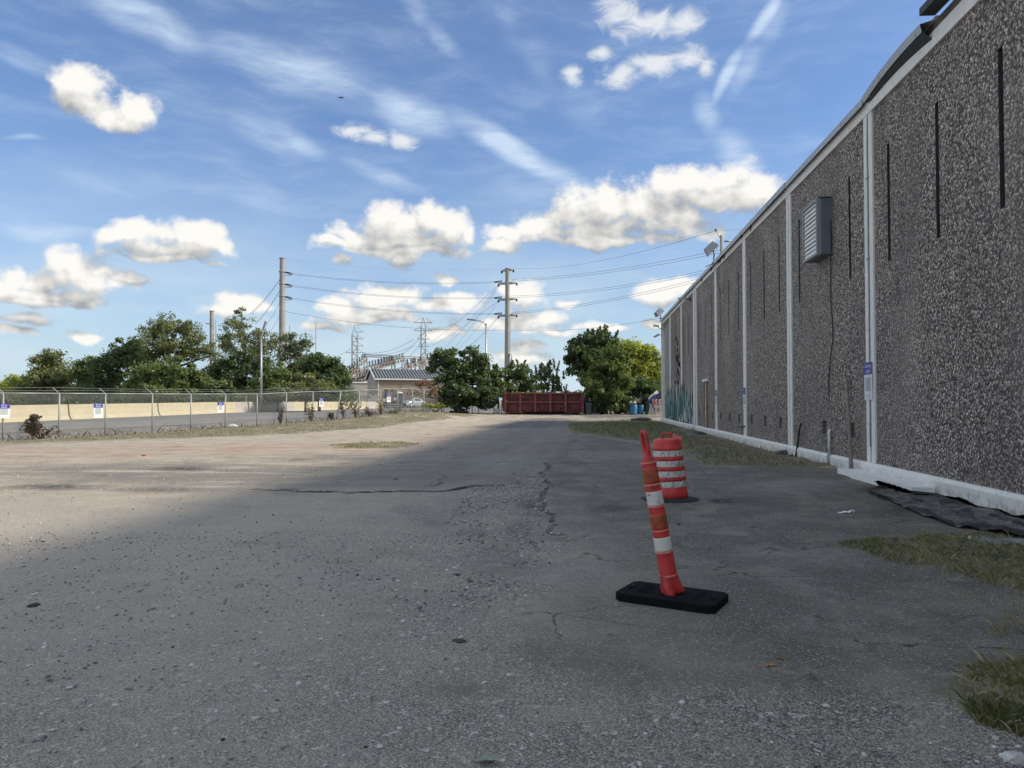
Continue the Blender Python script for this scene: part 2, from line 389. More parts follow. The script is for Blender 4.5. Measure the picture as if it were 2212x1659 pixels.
CRACKS = [[(545,1056),(640,1060),(760,1064),(880,1060),(960,1060),(1010,1052),(1085,1048)],
          [(1180,998),(1174,1030),(1184,1060),(1168,1090),(1176,1110),(1190,1130),(1196,1152),(1262,1158)],
          [(820,1002),(880,1000),(890,998)],[(830,1034),(858,1034),(860,1038)],[(905,1050),(940,1052),(960,1043)],[(1068,1000),(1130,996)],[(960,985),(1000,984),(1090,983)],
          [(990,1096),(960,1104)],[(1060,970),(1100,972)]]
DARK = [(1230,1165,50,8),(330,1290,50,10),(560,1170,90,12),(420,1165,60,8),(860,1190,60,14),(1020,1150,40,12),(1140,1090,30,20),(1000,1490,90,20),(1330,1100,60,10),(1560,1085,80,8),(1900,1060,60,10),(800,1330,60,6),(1050,1190,60,22),(1080,1220,90,25),(740,1215,70,16),(930,1130,60,20),(880,1100,50,10),(120,1052,120,8),(350,1058,120,6),(400,1012,60,5),(1120,1150,40,25),(150,1312,40,8),(620,1180,60,12),(1950,1100,60,20)]
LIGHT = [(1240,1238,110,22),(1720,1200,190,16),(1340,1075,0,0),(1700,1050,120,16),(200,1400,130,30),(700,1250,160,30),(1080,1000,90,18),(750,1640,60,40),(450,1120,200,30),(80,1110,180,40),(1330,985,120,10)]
def build_ground():
    def axis(lo, hi, d0, k, c=0.0, far=1500.0):
        out = [c]; x = c
        while x < hi: x += max(d0, k*abs(x)); out.append(x)
        while x < far: x *= 1.35; out.append(x)
        x = c; neg = []
        while x > lo: x -= max(d0, k*abs(x)); neg.append(x)
        while x > -far: x *= 1.35 if x < -5 else 1; x -= 5; neg.append(x)
        return np.array(sorted(neg)+out)
    xs = axis(-60, 9, .085, .011); ys = axis(-2, 120, .085, .0115, 2.0)
    Xg, Yg = np.meshgrid(xs, ys); x = Xg.ravel(); y = Yg.ravel()
    z = tz(x, y)
    near = (y > .5) & (y < 125) & (x > -62) & (x < 12)
    A = {}
    def nz(s, seed):  # cheap value noise
        r = np.random.default_rng(seed); g = r.random((256, 256))
        a = x*s; b = y*s; i = np.floor(a).astype(int); j = np.floor(b).astype(int); fa = a-i; fb = b-j
        fa = fa*fa*(3-2*fa); fb = fb*fb*(3-2*fb)
        q = lambda p, r_: g[p % 256, r_ % 256]
        return (q(i,j)*(1-fa)+q(i+1,j)*fa)*(1-fb)+(q(i,j+1)*(1-fa)+q(i+1,j+1)*fa)*fb
    fb = nz(.9, 1)*.5+nz(2.1, 2)*.3+nz(4.7, 3)*.2-.5
    dist = np.hypot(x, y)
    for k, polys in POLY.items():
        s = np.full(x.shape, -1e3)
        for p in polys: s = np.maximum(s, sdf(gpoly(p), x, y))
        soft = {'gravel':1.5,'grass':.35,'lane':.12,'pad':.15,'drive':.3,'red':.9,'grey':.8,'dust_shade_lift':2.2}[k]*(1+dist*.012)
        s = s+fb*{'gravel':1.8,'grass':1.0,'lane':.25,'pad':.35,'drive':1.0,'red':1.6,'grey':1.6,'dust_shade_lift':2.0}[k]*(.5+dist*.02)
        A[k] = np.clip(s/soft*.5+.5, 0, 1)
    cr = np.full(x.shape, 1e3)
    for c in CRACKS: cr = np.minimum(cr, -sdf(gpoly(c), x+fb*.35, y+fb*.25, False))
    A['crack'] = np.clip(1-cr/(.022+dist*.0055), 0, 1)
    lip = -sdf(gpoly(CRACKS[0]), x+fb*.12, y+fb*.10, False); A['lip'] = np.clip(1-lip/(.05+dist*.006), 0, 1)
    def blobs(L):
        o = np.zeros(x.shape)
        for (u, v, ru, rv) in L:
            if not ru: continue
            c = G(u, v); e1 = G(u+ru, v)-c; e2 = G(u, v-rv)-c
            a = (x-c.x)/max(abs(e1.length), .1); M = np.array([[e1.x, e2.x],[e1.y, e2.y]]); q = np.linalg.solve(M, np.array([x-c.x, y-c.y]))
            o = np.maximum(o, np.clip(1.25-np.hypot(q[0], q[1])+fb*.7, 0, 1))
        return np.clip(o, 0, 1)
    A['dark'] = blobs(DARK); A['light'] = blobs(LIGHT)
    # real relief: broken edges of the asphalt, puddled and rutted surface, soft verge of the fence
    z = z+np.where(near, A['pad']*.022+A['lane']*.018+(fb)*.02*(1-.6*np.maximum(A['lane'], A['pad']))-A['crack']*.028+A['grass']*.02, 0)
    wall = smooth(1.6, 0, np.abs(x-WX))*(y > 2)*(y < 54)
    z = z+wall*.03*(nz(1.3, 9)+.2)*(y > 15)
    # heaps of dirt against the wall and in the lot
    for (u, v, r_, h_) in HEAPS:
        c = G(u, v); z = z+h_*np.exp(-((x-c.x)**2+(y-c.y)**2)/(2*r_*r_))
    far = dist > 150; z = np.where(far, .5, z)
    nx, ny = len(xs), len(ys)
    i = np.arange(nx*ny).reshape(ny, nx)
    F = np.stack([i[:-1,:-1].ravel(), i[:-1,1:].ravel(), i[1:,1:].ravel(), i[1:,:-1].ravel()], 1)
    me = np_mesh('ground', np.stack([x, y, z], 1), F, ground_mat())
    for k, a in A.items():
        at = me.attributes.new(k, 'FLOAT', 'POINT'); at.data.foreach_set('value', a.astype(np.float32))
    me.polygons.foreach_set('use_smooth', np.ones(len(F), bool))
    o = obj('ground', me); o['kind'] = 'structure'; o['label'] = 'worn lot of cracked asphalt, pale gravel and dusty dirt'
    return o
HEAPS = [(1385,907,.7,.16),(1350,906,.5,.07),(945,898,1.1,.22),(1705,984,.28,.15),(1775,997,.45,.09),(1808,1010,.4,.10),(1480,932,.5,.12),(1500,936,.4,.10),(1560,952,.5,.05)]
def ground_mat():
    m = bpy.data.materials.new('lot surface'); m.use_nodes = True; t = m.node_tree; N = NT(t); b = t.nodes['Principled BSDF']
    geo = t.nodes.new('ShaderNodeNewGeometry').outputs['Position']
    def at(k):
        n = t.nodes.new('ShaderNodeAttribute'); n.attribute_name = k; return n.outputs['Fac']
    pos = N.vm('MULTIPLY', geo, (1,1,0))
    n_big = N.noise(pos, .22, 5, .6); n_mid = N.noise(pos, 1.3, 5, .62); n_sm = N.noise(pos, 7, 5, .65); n_fine = N.noise(pos, 48, 4, .7)
    n_streak = N.noise(N.mapping(pos, rot=(0,0,R(-4)), sc=(.35,1.5,1)), 1.0, 5, .65)
    # aggregate
    vc = N.voro(pos, 88, out='Color'); vd = N.voro(pos, 88); v1 = N.sep(vc)[0]
    vc2 = N.voro(pos, 150, out='Color'); v2 = N.sep(vc2)[0]
    vc3 = N.voro(pos, 34, out='Color'); v3 = N.sep(vc3)[1]
    agg = N.mix(N.ramp(v1, 0, 1, smooth=False), (.070,.060,.052), (.46,.41,.345))
    agg = N.mix(N.ramp(v2, .72, .90), agg, (.68,.64,.57))
    agg = N.mix(N.ramp(v3, .93, .97), agg, (.72,.68,.60))
    agg = N.mix(N.ramp(vd, .45, .8), agg, (.075,.073,.073))
    # smooth fine asphalt (lane, pad)
    fine = N.mix(N.ramp(v2, .2, 1), (.100,.089,.078), (.215,.193,.167))
    fine = N.mix(N.ramp(n_mid, .35, .72), fine, (.245,.22,.19))
    fine = N.mix(N.math('MULTIPLY', N.ramp(v1, .90, .99), .8), fine, (.52,.49,.44))
    dusty = N.mix(.55, agg, (.45,.395,.32))
    base = N.mix(N.ramp(n_mid, .46, .70), agg, dusty)
    base = N.mix(N.math('MULTIPLY', N.ramp(n_big, .40, .66), .35), base, (.40,.35,.285))
    lane = N.math('MULTIPLY', at('lane'), N.ramp(n_sm, .15, .42))
    base = N.mix(N.math('MULTIPLY', lane, .86), base, fine)
    padc = N.mix(.5, fine, (.31,.285,.255))
    base = N.mix(N.math('MULTIPLY', at('pad'), N.ramp(n_mid, .25, .45, .55, .95)), base, padc)
    # pale gravel / caliche
    gm = N.math('ADD', at('gravel'), N.math('MULTIPLY', N.math('SUBTRACT', n_sm, .5), 1.1), clamp=True)
    gm = N.math('ADD', gm, N.math('MULTIPLY', N.math('SUBTRACT', n_streak, .5), .9), clamp=True)
    gm = N.math('MULTIPLY', gm, N.ramp(at('gravel'), 0, .25))
    cal = N.mix(N.ramp(n_mid, .3, .7), (.37,.305,.235), (.53,.46,.37))
    cal = N.mix(N.math('MULTIPLY', N.ramp(v1, .5, 1), .45), cal, (.62,.56,.47))
    cal = N.mix(N.math('MULTIPLY', N.ramp(n_fine, .55, .75), .5), cal, (.17,.155,.135))
    cal = N.mix(N.math('MULTIPLY', N.ramp(n_streak, .56, .74), .55), cal, (.235,.215,.19))
    base = N.mix(gm, base, cal)
    gy = N.math('MULTIPLY', at('grey'), N.ramp(N.noise(N.mapping(pos, rot=(0,0,R(-5)), sc=(.22,1.3,1)), 1.2, 6, .72), .38, .52))
    base = N.mix(N.math('MULTIPLY', gy, .85), base, N.mix(.5, agg, (.155,.148,.14)))
    rd = N.math('MULTIPLY', at('red'), N.ramp(N.noise(N.mapping(pos, sc=(.3,1.3,1)), 1.4, 5, .65), .40, .68))
    base = N.mix(N.math('MULTIPLY', rd, .75), base, (.42,.235,.165))
    dr = N.math('MULTIPLY', at('drive'), N.ramp(n_sm, .3, .5, .6, 1)); base = N.mix(dr, base, N.mix(.5, fine, (.15,.15,.16)))
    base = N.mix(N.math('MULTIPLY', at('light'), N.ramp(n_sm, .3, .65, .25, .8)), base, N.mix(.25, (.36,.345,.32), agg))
    base = N.mix(N.math('MULTIPLY', at('dark'), N.ramp(n_sm, .34, .52, 0, .95)), base, (.07,.065,.060))
    # stains, tyre polished bands and scattered worn spots
    st1 = N.noise(N.mapping(pos, rot=(0,0,R(3)), sc=(1,.45,1)), .85, 6, .68); base = N.mix(N.math('MULTIPLY', N.ramp(st1, .54, .70), .42), base, (.10,.088,.078))
    st2 = N.noise(N.vm('ADD', pos, (31,7,0)), 2.6, 6, .7); base = N.mix(N.math('MULTIPLY', N.ramp(st2, .58, .70), .45), base, (.42,.375,.31))
    trk = N.math('SINE', N.math('MULTIPLY', N.math('ADD', N.sep(pos)[0], N.math('MULTIPLY', N.noise(pos, .3, 2), 1.2)), 3.6))
    base = N.mix(N.math('MULTIPLY', N.ramp(trk, .55, 1.0), N.math('MULTIPLY', N.ramp(n_mid, .4, .6), .22)), base, (.42,.38,.32))
    sp = N.voro(pos, 5.5); spc = N.sep(N.voro(pos, 5.5, out='Color'))[0]; base = N.mix(N.math('MULTIPLY', N.ramp(sp, .16, .06), N.math('GREATER_THAN', spc, .80)), base, (.085,.078,.07))
    base = N.mix(N.math('MULTIPLY', at('dust_shade_lift'), N.ramp(n_mid, .2, .52, .5, .95)), base, N.mix(.32, (.60,.525,.43), agg))  # pale dust, made paler still to paint light into the shaded left lot
    # grass soil
    gs = N.mix(N.ramp(n_sm, .35, .65), (.17,.145,.10), (.34,.295,.205))
    gs = N.mix(N.ramp(n_mid, .50, .66), gs, (.14,.14,.07)); gs = N.mix(N.ramp(n_fine, .5, .7), gs, (.085,.085,.045))
    ga = N.ramp(N.math('ADD', at('grass'), N.math('MULTIPLY', N.math('SUBTRACT', N.noise(pos, 2.6, 5, .65), .5), 2.2)), .35, .75)
    ga = N.math('MULTIPLY', ga, N.ramp(N.noise(N.mapping(pos, rot=(0,0,R(25)), sc=(1,.5,1)), 1.1, 5, .65), .36, .50, .30, 1.0))
    base = N.mix(ga, base, gs)
    crk = N.ramp(N.math('ADD', at('crack'), N.math('MULTIPLY', N.math('SUBTRACT', n_sm, .5), .9)), .45, .72)
    base = N.mix(N.math('MULTIPLY', crk, N.ramp(n_mid, .35, .6, .25, .9)), base, (.06,.055,.05))
    base = N.mix(N.math('MULTIPLY', N.ramp(N.math('ADD', at('lip'), N.math('MULTIPLY', N.math('SUBTRACT', n_sm, .5), .8)), .30, .60), .9), base, (.04,.037,.035))
    # hairline cracks of old asphalt
    hc = N.voro(N.vm('ADD', pos, N.vm('SCALE', N.noise(pos, 2.2, 4, .6, color=True), .6)), .55, 'DISTANCE_TO_EDGE')
    hk = N.math('MULTIPLY', N.ramp(hc, .010, .002), N.math('MULTIPLY', N.math('MAXIMUM', at('pad'), at('lane')), N.ramp(n_mid, .42, .6)))
    base = N.mix(N.math('MULTIPLY', hk, .7), base, (.02,.02,.02))
    N.link(base, b.inputs['Base Color']); b.inputs['Roughness'].default_value = .93; b.inputs['Specular IOR Level'].default_value = .25
    hgt = N.math('ADD', N.math('MULTIPLY', vd, -.6), N.math('ADD', N.math('MULTIPLY', n_fine, .9), N.math('MULTIPLY', n_sm, 2.2)))
    hgt = N.math('SUBTRACT', hgt, N.math('MULTIPLY', crk, 2.5))
    N.link(N.bump(hgt, 1.0, .02), b.inputs['Normal'])
    return m
build_ground()
# the street beyond the fence: its own sheet
def build_road():
    mb = MB(); rows = []
    Ds = [14,22,30,36,41.7,50,58,66,80,95,107,125,150,200,300]
    for D in Ds:
        xb = np.interp(D, [14,41.7,107,300], [-30.2,-28.9,-18.3,0.0])-.2; xf = np.interp(D, [14,29,55,70,90,300], [-24.6,-22.2,-10.6,-6.5,3.0,60.0])
        rows.append([C(xb+(xf-xb)*k/6, D) for k in range(7)])
    vs = [Vector((p.x, p.y, TZ(p.x, p.y)+.012)) for r_ in rows for p in r_]
    fs = [(i*7+k, i*7+k+1, (i+1)*7+k+1, (i+1)*7+k) for i in range(len(rows)-1) for k in range(6)]
    mb.add(vs, fs)
    m = bpy.data.materials.new('road asphalt'); m.use_nodes = True; t = m.node_tree; N = NT(t); b = t.nodes['Principled BSDF']
    pos = t.nodes.new('ShaderNodeNewGeometry').outputs['Position']
    q = N.mapping(pos, rot=(0,0,R(-14)), sc=(1,.06,1)); n1 = N.noise(q, 1.1, 5, .6); n2 = N.noise(pos, 12, 4, .7)
    c = N.cramp(n1, [(.3,(.15,.145,.14)),(.5,(.21,.20,.19)),(.7,(.26,.25,.235))]); c = N.mix(N.math('MULTIPLY', n2, .5), c, (.17,.165,.16))
    N.link(c, b.inputs['Base Color']); b.inputs['Roughness'].default_value = .9; b.inputs['Specular IOR Level'].default_value = .2
    structure('road', mb, m, 'grey street running behind the chain link fence')
build_road()
# ================================================================== THE WAREHOUSE
Y_END = 55.3; BAY = 5.75; COLS = [15.1+BAY*k for k in range(-5, 7)]   # column lines
Z_PL, Z_TR0, Z_TR1, Z_CO = .31, 7.17, 7.42, 7.53
def m_aggregate():
    m = bpy.data.materials.new('exposed aggregate'); m.use_nodes = True; t = m.node_tree; N = NT(t); b = t.nodes['Principled BSDF']
    pos = t.nodes.new('ShaderNodeNewGeometry').outputs['Position']
    w = N.vm('ADD', pos, N.vm('SCALE', N.noise(pos, 30, 2, .5, color=True), .02))
    v = N.voro(w, 25, out='Color'); vd = N.voro(w, 25); r = N.sep(v)
    v2 = N.voro(w, 58, out='Color'); r2 = N.sep(v2)
    stone = N.cramp(r[0], [(0,(.115,.096,.083)),(.32,(.245,.202,.172)),(.62,(.40,.337,.288)),(.85,(.59,.508,.437)),(.96,(.86,.78,.68))])
    stone = N.mix(N.math('MULTIPLY', r[1], .45), stone, (.27,.205,.175))
    small = N.cramp(r2[0], [(0,(.10,.085,.078)),(.6,(.33,.285,.255)),(1,(.72,.66,.58))])
    stone = N.mix(N.ramp(r[2], .62, .66), stone, small)
    c = N.mix(N.ramp(vd, .42, .70), stone, (.072,.060,.053))
    big = N.noise(N.mapping(pos, sc=(1,1,.35)), .7, 4, .6)
    c = N.mix(N.math('MULTIPLY', N.ramp(big, .40, .68), .42), c, (.13,.11,.10))
    stz = N.noise(N.mapping(pos, sc=(1,2.4,.10)), 1.6, 5, .62); c = N.mix(N.math('MULTIPLY', N.ramp(stz, .52, .72), .38), c, (.085,.075,.072))
    lt = N.noise(N.mapping(pos, sc=(1,1,.6)), .35, 3, .5); c = N.mix(N.math('MULTIPLY', N.ramp(lt, .48, .7), .25), c, (.46,.41,.36))
    z = N.sep(pos)[2]
    low = N.math('MULTIPLY', N.ramp(z, 1.3, .3), N.ramp(N.noise(pos, 2.2, 4, .6), .35, .7)); c = N.mix(N.math('MULTIPLY', low, .35), c, (.15,.13,.105))
    N.link(c, b.inputs['Base Color']); b.inputs['Roughness'].default_value = .75; b.inputs['Specular IOR Level'].default_value = .35
    N.link(N.bump(N.math('MULTIPLY', vd, -1.0), 1.0, .02), b.inputs['Normal']); return m
AGG = m_aggregate()
WHITE = mat('white masonry paint', (.80,.79,.75), .7, var=.05, vscale=3, dirt=((.42,.40,.36), .60, 5), bump=.15, bscale=30)
def muddy(m):
    t = m.node_tree; N = NT(t); b = t.nodes['Principled BSDF']; src = b.inputs['Base Color'].links[0].from_socket; pos = t.nodes.new('ShaderNodeNewGeometry').outputs['Position']; z = N.sep(pos)[2]
    k = N.math('MULTIPLY', N.ramp(z, .30, .02), N.ramp(N.noise(pos, 5, 5, .7), .35, .6)); k2 = N.math('MULTIPLY', N.ramp(N.noise(N.mapping(pos, sc=(1,3,.25)), 2.4, 5, .7), .56, .70), .5)
    N.link(N.mix(N.math('MULTIPLY', k, .75), N.mix(k2, src, (.45,.41,.34)), (.22,.185,.14)), b.inputs['Base Color'])
muddy(WHITE)
WHITE2 = mat('clean white paint', (.84,.83,.80), .6, var=.03)
DARKREC = mat('dark recess', (.05,.05,.052), .9, var=.2, vscale=14)
COPE = mat('coping metal', (.42,.44,.44), .5, .35, var=.08, vscale=1.2, dirt=((.22,.21,.19), .56, 2.0))
SOFF = mat('soffit board', (.12,.105,.09), .9, var=.25, vscale=5)
FLASH = mat('flashing felt', (.045,.047,.052), .6, var=.2, vscale=6, bump=.3)
CONC = mat('plain concrete', (.30,.29,.27), .9, var=.15, vscale=2, bump=.3)
BLACK = mat('black plastic', (.015,.015,.017), .55, var=.2)
GALV = mat('galvanised steel', (.36,.37,.37), .45, .55, var=.12, vscale=9)
ROOFM = mat('roof membrane', (.33,.33,.32), .9)
wh = thing('warehouse', 'long warehouse of exposed aggregate panels with white pilasters on the right', 'building', (WX, 20, 0))
mb = MB(); mb.span((WX+.20, -19.9, -.3), (WX+34, Y_END-.02, 7.40)); part('building_shell', mb, CONC, wh)
mb = MB(); mb.span((WX+.05, -19.8, 7.405), (WX+33.9, Y_END-.05, 7.46)); part('roof', mb, ROOFM, wh)
VENTC = mat('rough vent concrete', (.16,.155,.15), .95, var=.3, vscale=20)
def recess_me(w, h, m):
    mb = MB(); mb.span((.085, -w/2, -h/2), (.16, w/2, h/2)); return mesh_of('recess', mb, m)
SLOT_ME = recess_me(.18, 2.22, DARKREC); VENT_ME = recess_me(.32, .36, VENTC)
for i, yc in enumerate(COLS):
    y1 = yc-.22; y0 = yc-BAY+.22
    if i == len(COLS)-1: y1 = min(y1, Y_END)
    slots = [yc-.90, yc-2.80, yc-4.62]
    holes = [(s-.06, s+.06, 4.10, 6.28) for s in slots]
    vents = []
    if i >= 6:
        vents = slots if i != 6 else slots[1:]
        holes += [(s-.14, s+.14, .74, 1.06) for s in vents]
    if i == 6: holes = [h for h in holes if not (abs((h[0]+h[1])/2-slots[1]) < .01 and h[2] > 3)]
    mbp = MB()
    ysb = sorted({y0, y1, *[h[0] for h in holes], *[h[1] for h in holes]}); zsb = sorted({Z_PL-.02, Z_TR0+.03, *[h[2] for h in holes], *[h[3] for h in holes]})
    for a in range(len(ysb)-1):
        for b_ in range(len(zsb)-1):
            ym = (ysb[a]+ysb[a+1])/2; zm = (zsb[b_]+zsb[b_+1])/2
            if any(h[0] < ym < h[1] and h[2] < zm < h[3] for h in holes): continue
            mbp.add([(WX, ysb[a], zsb[b_]), (WX, ysb[a+1], zsb[b_]), (WX, ysb[a+1], zsb[b_+1]), (WX, ysb[a], zsb[b_+1])], [(0,1,2,3)])
    for (a, c, e, g_) in holes:   # jambs
        x0, x1 = WX, WX+.085
        mbp.add([(x0,a,e),(x1,a,e),(x1,a,g_),(x0,a,g_),(x0,c,e),(x1,c,e),(x1,c,g_),(x0,c,g_)], [(0,1,2,3),(4,5,6,7),(0,1,5,4),(3,2,6,7)], 1 if g_ > 3 else 2)
    mbp.span((WX+.17, y0, Z_PL), (WX+.195, y1, Z_TR0))
    pn = part('wall_panel', mbp, [AGG, DARKREC, VENTC], wh)
    for s in slots:
        if i == 6 and s == slots[1]: continue
        obj('recess_slot', SLOT_ME, pn, Vector((WX, s, 5.19))-wloc(pn))
    for s in vents: obj('vent_opening', VENT_ME, pn, Vector((WX, s, .89))-wloc(pn))
# pilasters: two white strips with a joint between
for i, yc in enumerate(COLS+[COLS[-1]+BAY]):
    if yc > Y_END+1: continue
    last = yc > Y_END-1
    mb = MB(); g_ = .025 if i % 2 == 0 or i == 5 else .0
    ymax = Y_END if last else yc+.215
    if last: mb.span((WX-.035, yc-.2, Z_PL-.02), (WX+.2, Y_END+.01, Z_TR0))
    else:
        mb.span((WX-.035, yc-.215, Z_PL+.002), (WX+.17, yc-.008-g_, Z_TR0)); mb.span((WX-.035, yc+.008+g_, Z_PL+.002), (WX+.17, yc+.215, Z_TR0))
        mb.span((WX+.02, yc-.01-g_, Z_PL+.004), (WX+.16, yc+.01+g_, Z_TR0-.004), 1)
    part('pilaster', mb, [WHITE, DARKREC], wh)
# plinth, bay by bay, with a chipped gap where a pipe comes out
for i, yc in enumerate(COLS):
    mb = MB(); a = yc-BAY; b_ = yc-.004
    if i == len(COLS)-1: b_ = Y_END
    segs = [(a, b_)] if i != 6 else [(a, 17.35), (17.6, b_)]
    for (s0, s1) in segs:
        n = max(2, int((s1-s0)/.4))
        for k in range(n):     # slightly bevelled top edge
            pass
        mb.prism([Vector((WX-.10, 0, -.3)), Vector((WX-.10, 0, Z_PL-.055)), Vector((WX-.065, 0, Z_PL)), Vector((WX+.19, 0, Z_PL)), Vector((WX+.19, 0, -.3))], (0, s0, 0), (0, s1, 0))
    part('plinth', mb, WHITE, wh)
mb = MB(); mb.span((WX-.46, 12.3, -.2), (WX-.104, 15.75, .15)); part('footing_step', mb, WHITE2, wh)
# fascia, shadow gap and coping in lengths
def strip(y0, y1): return [(y0+(y1-y0)*k/8, y0+(y1-y0)*(k+1)/8) for k in range(8)]
mb = MB(); mb.span((WX-.045, -20, Z_TR0), (WX+.17, Y_END, Z_TR1)); part('fascia_trim', mb, WHITE, wh)
mb = MB(); mb.span((WX-.01, -20, Z_TR1+.003), (WX+.17, Y_END, 7.47)); part('parapet_board', mb, SOFF, wh)
for i, yc in enumerate(COLS):
    if i <= 5: continue
    a = yc-BAY; b_ = yc if i < len(COLS)-1 else Y_END+.12
    mb = MB(); j = .012*math.sin(i*2.3)
    prof = [Vector((WX-.15+j, 0, 7.345+j)), Vector((WX-.13+j, 0, 7.345+j)), Vector((WX-.10+j, 0, Z_CO-.03)), Vector((WX+.22, 0, Z_CO+.01)), Vector((WX+.22, 0, Z_CO+.03)), Vector((WX-.12+j, 0, Z_CO)), ]
    mb.prism(prof, (0, a+.01, 0), (0, b_-.01, 0))
    mb.span((WX-.035, a+.01, 7.473), (WX+.17, b_-.01, Z_CO-.032), 1)
    part('coping', mb, [COPE, SOFF], wh)
# torn, hanging pieces of coping towards the camera
def ribbon(mb, pts_a, pts_b, th, mi=0):
    n = len(pts_a); vs = []
    for a, b_ in zip(pts_a, pts_b):
        a = Vector(a); b_ = Vector(b_); vs += [a, b_]
    nrm = []
    for k in range(n):
        k2 = min(k+1, n-1); k1 = max(k-1, 0)
        d = Vector(pts_a[k2])-Vector(pts_a[k1]); e = Vector(pts_b[k])-Vector(pts_a[k]); q = d.cross(e).normalized()*th; nrm += [q, q]
    m = 2*n; V = vs+[v+q for v, q in zip(vs, nrm)]; fs = []
    for k in range(n-1):
        o = 2*k; fs += [(o, o+2, o+3, o+1), (m+o, m+o+1, m+o+3, m+o+2), (o, m+o, m+o+2, o+2), (o+1, o+3, m+o+3, m+o+1)]
    fs += [(0, 1, m+1, m), (2*n-2, m+2*n-2, m+2*n-1, 2*n-1)]
    mb.add(V, fs, mi)
mb = MB(); A_ = []; B_ = []; C_ = []
for k in range(13):
    t = k/12; y = 15.08-t*2.75
    up = .005+.07*math.sin(math.pi*t)**.9+.05*t; out = .14+.09*t
    A_.append((WX-out, y, Z_CO-.02+up)); B_.append((WX-out+.03, y, 7.38+up)); C_.append((WX-out+.26, y, Z_CO+up+.06))
ribbon(mb, A_, B_, .006); ribbon(mb, C_, A_, .006, 0); part('loose_coping', mb, COPE, wh, label='bent coping strip coming away from the roof edge')
mb = MB(); A_ = []; B_ = []
for k in range(13):
    t = k/12; y = 15.0-t*2.68
    up = .005+.07*math.sin(math.pi*t)**.9+.05*t; out = .14+.09*t; w = .02+.30*t**.7
    A_.append((WX-out+.045, y, 7.375+up)); B_.append((WX-out+.05+w*.6, y, 7.36+up-w*.5))
ribbon(mb, A_, B_, .006); part('hanging_flashing', mb, FLASH, wh, label='dark underside of the torn coping hanging down')
mb = MB(); mb.beam((WX-.16, 12.22, 7.70), (WX-.14, 11.0, 7.68), .24, .12); part('loose_coping', mb, FLASH, wh, label='dark lifted coping piece at the top of the picture')
mb = MB(); mb.span((WX-.005, 9.0, 7.473), (WX+.17, 15.05, 7.60)); mb.span((WX+.10, 12.5, 7.603), (WX+.165, 14.9, 7.78)); mb.span((WX+.10, -19, 7.603), (WX+.165, 11.9, 7.86)); mb.span((WX-.005, -19, 7.473), (WX+.17, 8.99, 7.60)); part('parapet_cap_and_sun_block', mb, SOFF, wh)  # upper strips are added, unseen, to block sun under the lifted coping
# broken patches of fascia near the flood light
mb = MB(); rr = random.Random(4)
for (y, w_) in [(26.9,.5),(30.3,.5),(30.9,.7),(31.5,.35),(33.2,.5),(25.4,.3),(36,.4)]:
    z0 = 7.42; pts = [Vector((WX-.049, y-w_/2, z0))]+[Vector((WX-.049, y-w_/2+w_*k/5, z0-rr.uniform(.05, .22))) for k in range(6)]+[Vector((WX-.049, y+w_/2, z0))]
    mb = MB(); mb.prism(pts, (0,0,0), (.003,0,0)); part('fascia_damage', mb, SOFF, wh)
# boarded narrow door
m_rust = mat('rusty boards', (.26,.17,.12), .85, var=.3, vscale=9, dirt=((.10,.06,.045), .5, 6))
mb = MB(); mb.span((WX-.012, 34.75, .33), (WX+.02, 35.45, 2.42)); d = part('door', mb, DARKREC, wh)
mb = MB(); mb.span((WX-.05, 34.62, .2), (WX-.002, 34.80, 2.44)); mb.span((WX-.05, 35.40, .2), (WX-.002, 35.62, 2.44)); part('door_jamb', mb, m_rust, d)
mb = MB(); mb.span((WX-.09, 34.45, 2.443), (WX-.002, 35.75, 2.56)); part('lintel', mb, WHITE, d)
mb = MB(); mb.span((WX-.022, 35.10, .35), (WX-.013, 35.38, 2.40)); part('door_board', mb, mat('pale board', (.45,.42,.38), .8, dirt=((.25,.16,.10),.5,7)), d)
